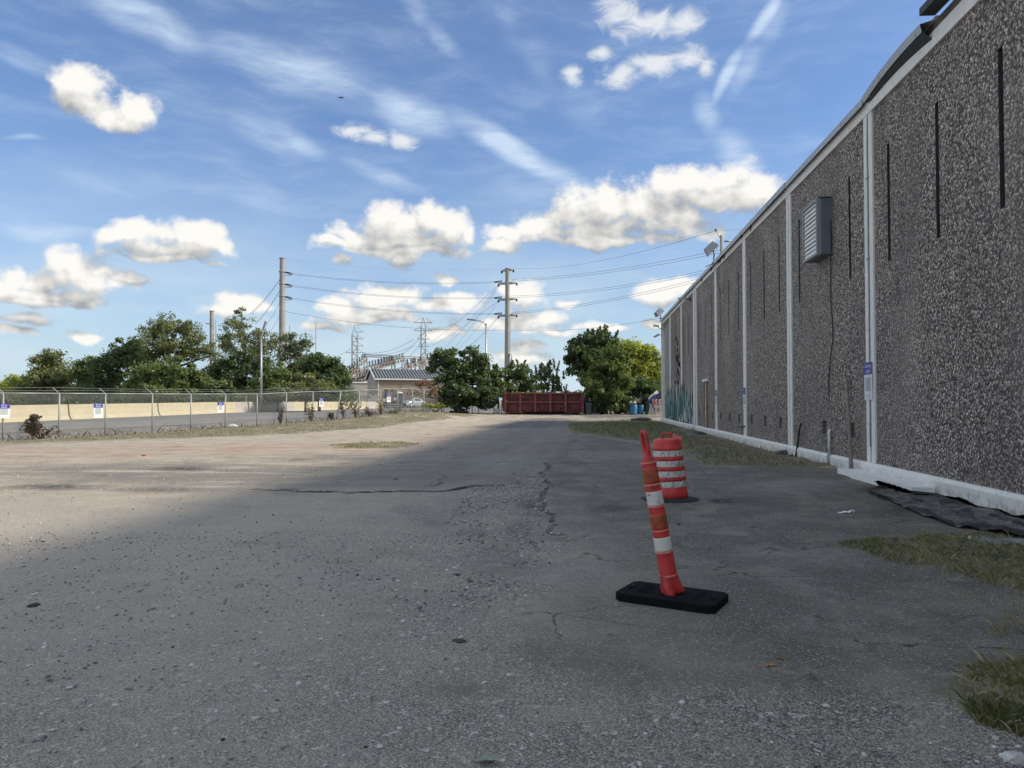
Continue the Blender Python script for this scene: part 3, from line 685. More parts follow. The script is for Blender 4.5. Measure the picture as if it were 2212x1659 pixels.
# sprayed mural low on the far panels
def mural():
    r_ = random.Random(11); mb = MB(); x = WX-.037
    def blade(y, w_, z0, z1, mi, lean=0, dx=0):
        pts = [Vector((x-dx, y-w_/2, z0)), Vector((x-dx, y+w_/2, z0)), Vector((x-dx, y+w_*.45+lean, z0+(z1-z0)*.75)), Vector((x-dx, y+lean, z1)), Vector((x-dx, y-w_*.45+lean, z0+(z1-z0)*.8))]
        mb.prism(pts, (0,0,0), (.002,0,0), mi)
    y = 38.9; k = 0
    while y < 52.6:
        top = 2.15+.28*math.sin(y*.9)+r_.uniform(-.25, .25)-(.9 if y < 39.6 else 0); blade(y, .62, .35+r_.uniform(0,.25), top, k % 3 if k % 3 else 0, r_.uniform(-.2,.2), .001*(k%7)*.5); y += .30; k += 1
    for q in range(60):
        y = r_.uniform(39.2, 52.4); z0 = r_.uniform(.4, 1.9); blade(y, r_.uniform(.07,.2), z0, z0+r_.uniform(.4,1.5), r_.choice([2,3,3,4]), r_.uniform(-.3,.3), .004+.0002*q)
    for q in range(26):
        y = r_.uniform(39.0, 45); z0 = r_.uniform(.1, .6); blade(y, r_.uniform(.1,.3), z0, z0+r_.uniform(.3,.8), r_.choice([3,4,1]), r_.uniform(-.5,.5), .018+.0002*q)
    ms = [mat('mural black green', (.022,.05,.05), .7), mat('mural green', (.03,.13,.10), .7), mat('mural teal', (.07,.19,.185), .7), mat('mural pale', (.42,.52,.50), .7), mat('mural white', (.7,.7,.65), .7)]
    part('painted_mural', mb, ms, wh)
    mb = MB(); x2 = WX-.004
    for q in range(11):      # small black tag high up on the wall
        z = 5.5-q*.28; yy = 45.6+r_.uniform(-.5,.5)-q*.02
        if q in (2,): continue
        for s_ in range(3 if q > 3 else 1):
            mb = MB(); a = Vector((x2, yy+r_.uniform(-.7,.7), z+r_.uniform(-.1,.1))); b_ = a+Vector((0, r_.uniform(-.5,.5), -r_.uniform(.15,.4))); mb.beam(a, b_, .006, .10, up=(1,0,0)); part('black_tag', mb, mat('spray black', (.01,.01,.012), .7), wh)
    for (y, z0, z1) in [(46.9,3.3,6.4),(42.7,3.6,6.3),(51.6,3.2,6.2)]:
        mb = MB(); mb.span((WX-.003, y-.05, z0), (WX, y+.05, z1)); part('rust_streak', mb, mat('rust streak', (.11,.045,.035), .9), wh)
mural()
# ================================================================== things on and by the warehouse
RED = mat('red orange plastic', (.55,.042,.040), .5, var=.22, vscale=7, dirt=((.23,.045,.04), .54, 11))
REDD = mat('faded orange sheeting', (.36,.07,.025), .5, var=.25, vscale=14, dirt=((.20,.07,.035), .5, 22))
PINK = mat('scuffed plastic edge', (.72,.20,.17), .6, var=.15, vscale=20)
RUBBER = mat('black rubber', (.010,.010,.011), .95, spec=.12, var=.25, vscale=30, bump=.25, bscale=160)
RUB2 = mat('dusty rubber', (.017,.019,.024), .8, var=.3, vscale=10)
def cracked_white():
    m = bpy.data.materials.new('cracked reflective tape'); m.use_nodes = True; t = m.node_tree; N = NT(t); b = t.nodes['Principled BSDF']
    pos = t.nodes.new('ShaderNodeTexCoord').outputs['Object']
    w = N.vm('ADD', pos, N.vm('SCALE', N.noise(pos, 16, 3, .6, color=True), .09))
    v = N.voro(N.vm('MULTIPLY', w, (1,1,.6)), 13, 'DISTANCE_TO_EDGE'); k = N.ramp(v, .085, .02)
    k = N.math('MULTIPLY', k, N.ramp(N.noise(pos, 7, 2), .34, .50))
    c = N.mix(N.noise(pos, 22, 4, .7), (.50,.49,.45), (.70,.69,.64)); c = N.mix(k, c, (.17,.16,.15))
    N.link(c, b.inputs['Base Color']); b.inputs['Roughness'].default_value = .5; return m
TAPE = cracked_white()
TAPE2 = mat('scuffed white sheeting', (.66,.65,.60), .5, var=.10, vscale=5, dirt=((.40,.38,.34), .54, 9))
def bev(me, w=.01, seg=2, angle=35):
    bm = bmesh.new(); bm.from_mesh(me)
    es = [e for e in bm.edges if len(e.link_faces) == 2 and e.calc_face_angle(0) > R(angle)]
    bmesh.ops.bevel(bm, geom=es, offset=w, segments=seg, affect='EDGES', profile=.6); bm.to_mesh(me); bm.free(); return me
# ---- delineator post in the foreground
def delineator():
    c = C(1.19, 5.55); a = math.atan2((RT*.62-FH*.365).y, (RT*.62-FH*.365).x)
    t = thing('traffic_delineator', 'leaning red traffic post with white bands on a flat black rubber base', 'traffic post', (c.x, c.y, TZ(c.x, c.y)+.002), a)
    mb = MB(); L, Wd = .375, .22; ch = .045
    poly = [Vector(p) for p in [(-L,-Wd+ch,0),(-L+ch,-Wd,0),(L-ch,-Wd,0),(L,-Wd+ch,0),(L,Wd-ch,0),(L-ch,Wd,0),(-L+ch,Wd,0),(-L,Wd-ch,0)]]
    mb.prism(poly, (0,0,.012), (0,0,.078)); mb.box((-.26,0,.010), (.10,.36,.02)); mb.box((.26,0,.010), (.10,.36,.02)); mb.box((0,0,.010), (.12,.36,.02))
    me = mesh_of('base', mb, RUBBER); bev(me, .014, 3, 50); b = obj('base', me, t)
    for s in (-1, 1):
        mb = MB(); mb.tube([(s*.315, -.055, .077), (s*.315, .055, .077)], .017, 8); part('carry_slot', mb, mat('deep black', (.004,.004,.005), 1), b, True)
    mb = MB()
    for k in range(7): mb.span((-.225+.0, -.11+k*.028, .0775), (-.155+.012*(k%2), -.097+k*.028, .082))
    mb.span((-.235,-.13,.084), (-.228,.10,.082)); mb.span((-.235,.10,.084), (-.14,.107,.082))
    mb.span((.185,-.10,.084), (.192,.09,.082)); mb.span((.215,-.10,.084), (.222,.09,.082)); mb.span((.185,.09,.084), (.222,.097,.082))
    part('moulded_marks', mb, RUBBER, b, True)['kind'] = 'stuff'
    # axis leaning to the left in the picture
    ax = (RT*-.165+FH*.02+Vector((0,0,.98))).normalized(); ax = rotz(-a) @ ax
    q = ax.to_track_quat('Z', 'Y').to_matrix(); O = Vector((0,0,.070))
    M = Matrix.Translation(O) @ q.to_4x4()
    def crumple(r, z, th):
        k = max(0, 1-z/.16); return r*(1+k*(.24*math.cos(3*th+1.0+z*9)+.16*math.cos(5*th+z*34)+.06*math.cos(9*th-z*50)))+.0015*math.sin(2*th+z*21)
    S = .98
    def seg(name, z0, z1, r0, r1, m, fn=None, parent=t, n=24):
        mb = MB(); k = 8 if z1-z0 > .1 else 3
        mb.lathe([(r0+(r1-r0)*i/k, z0+(z1-z0)*i/k) for i in range(k+1)], n, 0, M, fn); return part(name, mb, m, parent, True)
    R0 = lambda z: .066-.010*z
    mb = MB(); pr = [(.082,0),(.084,.02),(.078,.06),(.070,.10),(.067,.135),(.066,.145)]+[(R0(z),z) for z in (.15,.30,.45,.6,.75,.9,.985)]+[(.052,1.0),(.035,1.03),(.028,1.06)]
    mb.lathe(pr, 32, 0, M, crumple); body = part('post', mb, RED, t, True)
    for z in (.138,.312,.475,.655,.82,.985): seg('ring', z-.006, z+.008, R0(z)+.004, R0(z)+.004, PINK, parent=body)
    for z0, z1 in ((.322,.425),(.665,.77)): seg('reflective_band', z0, z1, R0(z0)+.0015, R0(z1)+.0015, TAPE2)
    for z0, z1 in ((.487,.60),(.832,.945)): seg('orange_band', z0, z1, R0(z0)+.0015, R0(z1)+.0015, REDD)
    # loop handle
    mb = MB(); pts = []
    for i in range(20):
        th = 2*math.pi*i/20; x = .034*math.copysign(abs(math.cos(th))**.6, math.cos(th)); z = 1.135+.085*math.copysign(abs(math.sin(th))**.75, math.sin(th)); 
        pts.append(M @ (rotz(-a).to_4x4() @ Vector((x, 0, z))))
    mb.tube(pts, .0165, 8, closed=True); part('handle', mb, RED, t, True)
delineator()
# ---- traffic drum
def drum():
    c = C(X(1446, 11.3), 11.3); rr = random.Random(3)
    t = thing('traffic_drum', 'battered red and white striped traffic drum on a flat black rubber ring', 'traffic drum', (c.x, c.y, TZ(c.x, c.y)+.002))
    ln = Matrix.Rotation(R(-2.5), 4, Vector((FH.x, FH.y, 0)))
    def dent(r, z, th): return r*(1+.012*math.sin(3*th+z*5)+(.05*math.sin(2*th+1.1) if z > .8 else .0)+(.02*math.sin(7*th) if z < .12 else 0))
    prof = [(.272,.015),(.270,.16),(.262,.165),(.260,.215)]
    bands = []
    z = .215; r = .258
    for k in range(4):
        bands.append((z, z+.095, r, r-.006)); prof += [(r, z), (r-.006, z+.095)]; z += .095; r -= .006
        prof += [(r+.004, z+.004), (r+.002, z+.052), (r-.004, z+.056)]; z += .058; r -= .006
    prof += [(r, z), (r-.006, z+.075), (r-.03, z+.105), (r-.08, z+.115), (.02, z+.118)]
    mb = MB(); mb.lathe(prof, 40, 0, ln, dent); body = part('body', mb, RED, t, True)
    for (z0, z1, r0, r1) in bands:
        mb = MB(); mb.lathe([(r0+.002-(r0-r1)*k/4, z0+.004+(z1-z0-.008)*k/4) for k in range(5)], 40, 0, ln, dent, cap=False); part('reflective_band', mb, TAPE, t, True)
    zt = z+.11
    mb = MB(); pts = [Vector((x, 0, zz)) for x, zz in ((-.075,zt-.02),(-.068,zt+.045),(-.058,zt+.075),(.058,zt+.075),(.068,zt+.045),(.075,zt-.02))]
    mb.tube([ln @ (rotz(YAW).to_4x4() @ p) for p in pts], .019, 8); part('handle', mb, RED, t, True)
    mb = MB(); mb.box(ln @ (rotz(YAW).to_4x4() @ Vector((.15,-.03,zt+.01))), (.13,.09,.075), Matrix.Rotation(R(25),3,'Y')); part('lamp_lug', mb, PINK, t, True)
    mb = MB(); mb.prism([ln @ (rotz(YAW).to_4x4() @ Vector(p)) for p in ((.08,-.268,.27),(.17,-.245,.33),(.14,-.262,.27),(.11,-.272,.235))], (0,0,0), tuple(rotz(YAW) @ Vector((0,-.004,0)))); part('peeling_tape', mb, TAPE, t, True)
    mb = MB(); mb.lathe([(.24,0),(.44,0),(.445,.008),(.42,.030),(.34,.042),(.285,.055),(.26,.055)], 40, 0, None, lambda r, z, th: r*(1+.02*math.sin(2*th+.6)+.012*math.sin(5*th)), cap=False)
    part('base', mb, RUB2, t, True)
drum()
# ---- signs
BLUE = mat('sign blue', (.035,.045,.30), .5, var=.05)
SIGNW = mat('sign white', (.74,.76,.76), .5, var=.03); SIGNG = mat('sign grey print', (.38,.42,.42), .6, var=.06, vscale=40)
LETTER = mat('sign lettering', (.80,.80,.84), .5, var=.02)
def pay_sign(label, pos, w, h, R3, l1, l2, group):
    """pos: centre of the back; R3: matrix whose columns are right, up, out"""
    t = thing('pay_sign', label, 'sign', pos, 0, group)
    B = lambda a, b_: None
    def pbox(name, x0, x1, z0, z1, d0, d1, m, par=t):
        mb = MB(); c = R3 @ Vector(((x0+x1)/2, (z0+z1)/2, (d0+d1)/2)); mb.box(c, (x1-x0, z1-z0, d1-d0), R3); return part(name, mb, m, par, True)
    pbox('board', -w/2, w/2, -h/2, h/2, 0, .006, SIGNW)
    hd = pbox('header', -w/2+.001, w/2-.001, h*.17, h/2-.001, .0065, .009, BLUE)
    sz = h*.145
    for k, s_ in enumerate((l1, l2)):
        V, F = text_polys(s_, sz); mb = MB(); ext = max(abs(v.x) for v in V)*2; k_ = min(1, w*.86/ext)
        mb.add([R3 @ Vector((v.x*k_, v.y+h*(.40-.135*k), .0105)) for v in V], F); part('lettering', mb, LETTER, hd, True)
    pbox('blank_square', -w*.33, w*.33, -h*.27, -h*.27+w*.66, .0065, .008, SIGNG)
    mb = MB()
    for k in range(2): c = R3 @ Vector((0, -h*(.385+.045*k), .007)); mb.box(c, (w*(.72-.14*k), h*.014, .002), R3)
    part('small_print', mb, SIGNG, t, True); mb = MB(); mb.box(R3 @ Vector((0, h*.465, .010)), (w*.16, h*.012, .002), R3); part('hanging_slot', mb, DARKREC, t, True)
    return t
WALLR = Matrix(((0,0,-1),(-1,0,0),(0,1,0)))   # right=-Y, up=Z, out=-X
pay_sign('large blue and white parking sign, nearest on the warehouse wall, reading Scan to park', (WX-.05, 15.15, 1.91), .40, .74, WALLR, 'Scan to', 'park', 'blue and white parking signs')
pay_sign('blue and white parking sign on the second white pilaster beyond the louvered unit', (WX-.04, 26.62, 1.62), .42, .76, WALLR, 'Scan to', 'park', 'blue and white parking signs')
pay_sign('small distant blue and white parking sign on the pilaster near the narrow door', (WX-.04, 32.33, 1.62), .42, .76, WALLR, 'Scan to', 'park', 'blue and white parking signs')
# ---- louvered fan unit
def fan_unit():
    y0, y1, z0, z1 = 17.35, 18.45, 4.86, 6.14; x0, x1 = WX-.36, WX-.001
    t = thing('louvered_vent_unit', 'grey metal box with white louvres sticking out high on the warehouse wall', 'ventilation unit', (WX, 17.9, 5.5))
    G1 = mat('slate painted metal', (.13,.155,.185), .55, var=.1, vscale=4); G2 = mat('grey metal frame', (.25,.28,.28), .5, var=.08)
    mb = MB(); mb.span((x0+.12, y0, z0), (x1, y1, z1)); part('casing', mb, G1, t)
    mb = MB()
    for (a, b_) in (((x0+.02,y0+.0,z0-.01),(x0+.119,y0+.06,z1+.01)), ((x0+.02,y1-.06,z0-.01),(x0+.119,y1,z1+.01)), ((x0+.02,y0+.061,z1-.05),(x0+.119,y1-.061,z1+.01)), ((x0+.02,y0+.061,z0-.01),(x0+.119,y1-.061,z0+.05))): mb.span(a, b_)
    part('frame', mb, G2, t)
    mb = MB(); mb.span((x0+.1, y0+.062, z0+.052), (x0+.115, y1-.062, z1-.052)); part('backing', mb, DARKREC, t)
    n = 12; hh = (z1-z0-.1)/n
    for s in range(2):
        ya, yb = (y0+.065, (y0+y1)/2-.005) if s == 0 else ((y0+y1)/2+.005, y1-.065)
        for k in range(n):
            zc = z0+.055+hh*(k+.5); mb = MB(); tilt = R(20)
            mb.box((x0+.055, (ya+yb)/2, zc), (.006, yb-ya, hh*1.04), Matrix.Rotation(tilt-(.10*math.sin(k*2.1+s)), 3, 'Y')); part('louvre', mb, WHITE2, t)
    mb = MB(); mb.span((x0+.06, y0-.03, z1+.012), (x1, y1+.03, z1+.03)); part('hood', mb, G1, t)
    mb = MB(); mb.tube([(WX-.02, 17.42, 5.75), (WX-.045, 17.30, 5.5), (WX-.03, 17.33, 5.1), (WX-.03, 17.38, 4.7), (WX-.02, 17.42, 4.2), (WX-.02, 17.44, 3.8), (WX-.02, 17.36, 3.4), (WX-.02, 17.32, 2.9), (WX-.02, 17.50, 2.5), (WX-.02, 17.62, 2.1), (WX-.02, 17.64, 1.7), (WX-.03, 17.60, 1.62)], .011, 6)
    single('hanging_cable', mb, BLACK, 'thin black cable hanging down the wall below the louvered unit', 'cable')
    mb = MB(); mb.tube([(WX-.03, 15.10, 7.1)]+[(WX-.045, 15.10, 7.1-k*.55) for k in range(1, 12)]+[(WX-.045, 15.10, .62)], .016, 8)
    t = thing('conduit', 'thin grey conduit running down the joint of the nearest double pilaster', 'pipe', (WX, 15.1, .5)); part('pipe', mb, GALV, t)
    for z in (5.9, 4.3, 2.9, 1.05):
        mb = MB(); mb.span((WX-.066, 15.04, z), (WX-.036, 15.16, z+.03)); part('clamp', mb, GALV, t)
fan_unit()
# leaning pole, stub pipes, bits at the foot of the wall
WOODG = mat('weathered grey wood', (.23,.20,.17), .85, var=.25, vscale=12, bump=.3)
mb = MB(); g0 = Vector((5.33, 15.55, .03)); mb.tube([g0, g0+Vector((.06,.25,.65)), (WX-.075, 16.32, 1.99)], [.045,.04,.036], 8)
single('leaning_pole', mb, WOODG, 'weathered grey wooden pole leaning on the wall left of the nearest sign', 'pole')
mb = MB(); mb.tube([(WX-.06, 17.52, .32), (WX-.06, 17.52, .84), (WX-.03, 17.52, .87)], .028, 8); single('stub_pipe', mb, WHITE2, 'short white pipe rising up the wall under an opening', 'pipe')
mb = MB(); mb.tube([(WX-.02, 19.86, .95), (WX-.05, 19.90, .80), (WX-.07, 19.95, .5), (WX-.08, 20.0, .30), (WX-.12, 20.02, .02)], [.02,.025,.02,.03,.03], 7); single('drain_pipe', mb, BLACK, 'black pipe bent out of the wall low down beyond the white stub pipe', 'pipe')
mb = MB(); mb.tube([(WX-.02, 26.5, .66), (WX-.11, 26.62, .62), (WX-.12, 27.3, .60)], .022, 7); single('tap_pipe', mb, BLACK, 'small dark tap pipe low on the wall by the second pilaster sign', 'pipe')
mb = MB(); mb.tube([(WX-.10, 38.2, 7.1), (WX-.10, 38.2, .3), (WX-.22, 38.2, .18)], .05, 8); single('downspout', mb, WHITE, 'white downspout beside the painted mural', 'downspout')
def rock(name, c, size, m, label, cat, seed, group=None, subd=2, flat=.7):
    bm = bmesh.new(); bmesh.ops.create_icosphere(bm, subdivisions=subd, radius=1); r_ = random.Random(seed)
    ph = [r_.uniform(0, 6) for _ in range(6)]
    for v in bm.verts:
        k = 1+.18*math.sin(3*v.co.x+ph[0])+.16*math.sin(4*v.co.y+ph[1])+.12*math.sin(5*v.co.z+ph[2])+r_.uniform(-.07,.07)
        v.co = Vector((v.co.x*size[0]*k, v.co.y*size[1]*k, max(-.3, v.co.z*flat)*size[2]*k))
    me = bpy.data.meshes.new(name); bm.to_mesh(me); bm.free(); me.materials.append(m); o = obj(name, me, None, c); o.rotation_euler.z = r_.uniform(0,6)
    return tag(o, label, cat, group)
ROCKD = mat('dark broken asphalt', (.05,.05,.052), .9, var=.4, vscale=9, bump=.6, bscale=40)
ROCKP = mat('pale stone', (.46,.45,.42), .9, var=.2, vscale=9, bump=.5, bscale=40)
ROCKG = mat('green grey stone', (.17,.20,.185), .9, var=.2, vscale=5, bump=.5, bscale=30)
ROCKB = mat('tan dirt', (.30,.235,.16), .95, var=.2, vscale=5, bump=.5, bscale=30)
for (u, v, s_, m_, lab, cat) in [
    (1700,986,(.36,.26,.22),ROCKD,'dark broken slab lying against the wall below the third pilaster','rubble'),
    (1722,990,(.22,.20,.16),ROCKD,'dark lump of rubble beside the black drain pipe','rubble'),
    (1808,1014,(.50,.28,.10),ROCKB,'mound of tan dirt at the foot of the wall right of the white stub pipe','dirt mound'),
    (1771,1000,(.5,.25,.08),ROCKB,'mound of tan dirt between the drain pipe and the white stub pipe','dirt mound'),
    (1846,1024,(.22,.2,.26),ROCKD,'jagged black lump of felt beside the foot of the leaning pole','rubble'),
    (1855,1031,(.16,.13,.12),ROCKP,'pale concrete chunk at the foot of the leaning pole','rubble'),
    (1386,909,(.9,.5,.34),ROCKD,'dark boulder on the ground near the far corner of the warehouse','boulder'),
    (1512,941,(.45,.3,.25),ROCKD,'dark stone at the wall beside the end of the mural','stone'),
    (1492,944,(.4,.3,.18),ROCKG,'grey stone left of the dark one near the end of the mural','stone'),
    (2150,1172,(.32,.24,.07),ROCKG,'flat green grey stone slab lying in the near grass patch','stone'),
    (2195,1176,(.40,.22,.08),ROCKG,'second flat green grey slab at the right edge of the picture','stone'),
    (2097,1172,(.055,.05,.07),ROCKP,'small pale stone standing in the near grass patch','stone'),
    (73,1310,(.045,.035,.022),ROCKD,'dark lump of debris on the lot at the lower left','debris'),
    (1465,1137,(.03,.03,.045),mat('dark red plastic', (.08,.01,.012), .4),'small dark red bottle cap standing on the asphalt behind the traffic post','litter'),
    (1628,1142,(.06,.03,.02),ROCKD,'small dark scrap on the asphalt right of the traffic post','litter'),
    (990,1387,(.05,.03,.012),mat('dry leaf', (.07,.075,.055), .8),'dark curled leaf on the asphalt at the lower centre','leaf'),
    (988,1243,(.03,.025,.012),mat('dark red plastic', (.08,.01,.012), .4),'small dark red scrap on the asphalt left of the crack','litter'),
    (310,985,(.08,.05,.05),mat('brick red', (.35,.06,.04), .8),'small red brick fragment on the pale gravel at left','debris'),
    (2190,1640,(.05,.04,.03),ROCKP,'white stone at the bottom right corner','stone'),
    (505,921,(.28,.2,.18),WHITE2,'crumpled white bag lying by the fence at left','litter'),
    (866,893,(.45,.3,.35),ROCKP,'pale rock at the foot of the fence in front of the striped barrier','stone')]:
    rock('rubble' if cat == 'rubble' else cat.replace(' ', '_'), G(u, v, .01), s_, m_, lab, cat, hash((u, v)) % 999)
# crumpled white paper
def paper():
    c = G(1829, 1111, .0); mb = MB(); n = 9; r_ = random.Random(5); vs = []
    for i in range(n):
        for j in range(5): vs.append(c+RT*((i/(n-1)-.5)*.22)+FH*((j/4-.5)*.10*(1.2-i/(n))) + Vector((0,0,.012+.045*(i/(n-1))*abs(math.sin(j*1.3+i*.7))+r_.uniform(0,.012))))
    mb.add(vs, [(i*5+j, i*5+j+1, (i+1)*5+j+1, (i+1)*5+j) for i in range(n-1) for j in range(4)])
    single('paper_scrap', mb, mat('white paper', (.82,.82,.86), .7, var=.02), 'crumpled white paper scrap on the asphalt before the black roofing felt', 'litter')
paper()
def leaf(u, v, s_, col, lab, seed):
    r_ = random.Random(seed); c = G(u, v, .012); mb = MB(); n = 14; pts = []
    for i in range(n):
        th = 2*math.pi*i/n; k = s_*(1 if i % 2 == 0 else .55); pts.append(c+RT*(math.cos(th)*k*1.3)+FH*(math.sin(th)*k*.8)+Vector((0,0,r_.uniform(0,.02))))
    top = c+Vector((0,0,.012)); mb.add([top]+pts, [(0, 1+i, 1+(i+1)%n) for i in range(n)])
    single('fallen_leaf', mb, mat('leaf '+lab[:8], col, .8), lab, 'leaf')
leaf(1660, 1443, .05, (.33,.20,.11), 'tan oak leaf fallen on the asphalt at the lower right', 1)
leaf(1690, 1430, .035, (.16,.12,.08), 'brown curled leaf just beyond the tan oak leaf', 2)
leaf(1052, 1648, .05, (.25,.30,.22), 'pale green leaf at the bottom edge of the picture', 3)
# black roofing felt lying along the wall
def felt():
    A, B, Cc, D_ = G(1866,1064), G(2003,1052), G(2330,1152), G(2330,1190); mid = G(2048,1141); nu, nv = 70, 30; r_ = np.random.default_rng(2)
    ph = r_.uniform(0, 6, 12); V = []
    for i in range(nu):
        u = i/(nu-1)
        # lower edge A -> mid -> D ; upper edge B -> C
        lo = A.lerp(mid, u/.45) if u < .45 else mid.lerp(D_, (u-.45)/.55)
        hi = A.lerp(B, u/.28) if u < .28 else B.lerp(Cc, (u-.28)/.72)
        for j in range(nv):
            v = j/(nv-1); p = lo.lerp(hi, v); p = p+RT*(.03*math.sin(u*31+v*7+ph[0])+.015*math.sin(u*80+ph[1]))*(1-abs(2*v-1)*.3)
            z = .018+.014*math.sin(u*23+v*9+ph[2])+.010*math.sin(u*47-v*23+ph[3])+.006*math.sin(u*120+v*60)
            z += .055*math.exp(-((v-.035)/.05)**2)*(.6+.4*math.sin(u*14+ph[4])**2)+.05*math.exp(-((u-.27)/.035)**2)*v
            z += .07*math.exp(-((u-.34)/.05)**2-((v-.75)/.25)**2)*(1+.35*math.sin(v*23+u*60)) + .05*math.exp(-((v-.93)/.06)**2)*abs(math.sin(u*19))
            z += .02*abs(math.sin(u*37+v*11))*abs(math.sin(v*17+u*9))+.03*math.exp(-((v-.5)/.2)**2)*math.sin(u*26)**2*(u>.35); z += .05*math.exp(-((u-.8)/.2)**2-((v-.1)/.12)**2)
            p.x = min(p.x, WX-.50 if p.y > 12.1 else WX-.12); V.append((p.x, p.y, TZ(p.x, p.y)+max(z, .008)))
    F = [(i*nv+j, (i+1)*nv+j, (i+1)*nv+j+1, i*nv+j+1) for i in range(nu-1) for j in range(nv-1)]
    mb = MB(); mb.add(V, F, 0, False)
    m = bpy.data.materials.new('roofing felt'); m.use_nodes = True; t = m.node_tree; N = NT(t); b = t.nodes['Principled BSDF']
    pos = t.nodes.new('ShaderNodeTexCoord').outputs['Object']; n1 = N.noise(pos, 3.2, 6, .7); n2 = N.noise(pos, 30, 4, .7)
    c = N.cramp(N.math('ADD', N.math('MULTIPLY', n1, .75), N.math('MULTIPLY', n2, .25)), [(.36,(.014,.014,.015)),(.45,(.06,.056,.053)),(.54,(.14,.125,.11)),(.66,(.21,.19,.165))])
    z = N.sep(pos)[2]; c = N.mix(N.ramp(z, .038, .055), c, (.020,.020,.022))
    N.link(c, b.inputs['Base Color']); b.inputs['Roughness'].default_value = .8; N.link(N.bump(n2, .6, .01), b.inputs['Normal'])
    single('roofing_felt', mb, m, 'torn sheet of black roofing felt crumpled along the foot of the wall', 'roofing felt')
felt()
# ---- flood lights, cameras, mast
def floodlight(pos, s_, label, rz):
    t = thing('floodlight', label, 'floodlight', pos, rz, 'floodlights on the warehouse roof edge'); Mx = Matrix.Rotation(R(-42), 3, 'Y')
    g = mat('grey lamp housing', (.30,.31,.32), .5, .3, var=.1)
    mb = MB(); z0 = .42*s_; O = Vector((-.12*s_, 0, z0))
    def q(v): return O+Mx @ (Vector(v)*s_)
    P8 = [(-.30,-.28,-.14),(.30,-.28,-.14),(.30,.28,-.14),(-.30,.28,-.14),(-.24,-.2,.16),(.24,-.2,.16),(.24,.2,.16),(-.24,.2,.16)]
    mb.add([q(p) for p in P8], [(0,1,2,3),(4,5,6,7),(0,1,5,4),(1,2,6,5),(2,3,7,6),(3,0,4,7)]); h = part('housing', mb, g, t, True)
    mb = MB(); mb.add([q(p) for p in [(-.27,-.25,-.143),(.27,-.25,-.143),(.27,.25,-.143),(-.27,.25,-.143),(-.27,-.25,-.15),(.27,-.25,-.15),(.27,.25,-.15),(-.27,.25,-.15)]], [(0,1,2,3),(4,5,6,7),(0,1,5,4),(1,2,6,5),(2,3,7,6),(3,0,4,7)]); part('lens', mb, mat('lamp glass', (.10,.12,.15), .15), h, True)
    mb = MB(); mb.tube([(0,0,-.05), (.02,0,.15*s_), q((.1,0,0))], .028*s_, 7); mb.beam((0,-.2*s_,.02), (0,.2*s_,.02), .03, .03); part('arm', mb, BLACK, t, True)
floodlight((WX-.10, 32.3, 7.66), 1.0, 'large grey floodlight tilted over the roof edge in the middle of the warehouse', R(-8))
floodlight((WX-.12, 54.9, 7.60), 1.05, 'grey floodlight over the far corner of the roof', R(20))
mb = MB(); mb.tube([(WX-.35, 33.0, 7.42), (WX-.06, 31.6, 7.40)], .015, 6); mb.tube([(WX-.12, 32.3, 7.6), (WX-.17, 32.2, 7.4), (WX-.12, 31.9, 7.1), (WX-.06, 31.8, 6.9), (WX-.05, 31.5, 6.3), (WX-.05, 31.0, 5.9), (WX-.05, 30.4, 6.0), (WX-.05, 30.2, 6.6)], .010, 5)
single('floodlight_wiring', mb, BLACK, 'loose black wiring looping under the middle floodlight', 'cable')
def camera(pos, rz, pitch, label):
    t = thing('security_camera', label, 'security camera', pos, rz, 'security cameras on the warehouse'); Mx = Matrix.Rotation(pitch, 3, 'Y')
    mb = MB(); mb.box(Mx @ Vector((-.42,0,0)), (.40,.12,.12), Mx); b = part('housing', mb, mat('camera housing', (.50,.52,.54), .4, var=.05), t, True)
    mb = MB(); mb.box(Mx @ Vector((-.45,0,.075)), (.46,.15,.02), Mx); part('sunshade', mb, mat('camera housing', (.5,.5,.5)), b, True)
    mb = MB(); mb.tube([(.0,0,-.12), (-.12,0,-.12), (-.26,0,-.03)], .022, 7); mb.box((.0,0,-.12), (.03,.14,.2)); part('bracket', mb, BLACK, t, True)
camera((WX-.0, Y_END-.08, 6.55), R(0), R(-28), 'grey bullet security camera on the far corner of the warehouse, lower one')
camera((WX-.0, Y_END-.3, 7.0), R(-10), R(10), 'small security camera on the far corner above the other one')
camera((WX-.05, 39.9, 7.05), R(10), R(-12), 'bullet security camera under the eaves above the downspout')
def utility_mast():
    b = C(X(1560.5, 70), 70, .4)
    t = thing('utility_pole', 'wooden utility pole standing up behind the warehouse roof', 'utility pole', b)
    mb = MB(); mb.tube([b, b+Vector((0,0,16.95))], [.17,.125], 10); part('pole', mb, mat('pole wood', (.30,.25,.19), .9, var=.2), t)
    tip = P(1546, 497, 70); mb = MB(); mb.tube([b+Vector((0,0,16.5)), tip], .035, 6); a = part('arm', mb, GALV, t)
    mb = MB(); mb.lathe([(.06,-.12),(.10,-.06),(.05,0),(.10,.06),(.05,.12)], 8, 0, Matrix.Translation(tip)); part('insulator', mb, BLACK, t)
    mb = MB(); mb.tube([P(1565, 522, 70), P(1578, 520, 70)], .09, 7); part('switch', mb, mat('grey porcelain', (.25,.27,.3), .4), t)
    return tip
MAST_TIP = utility_mast()
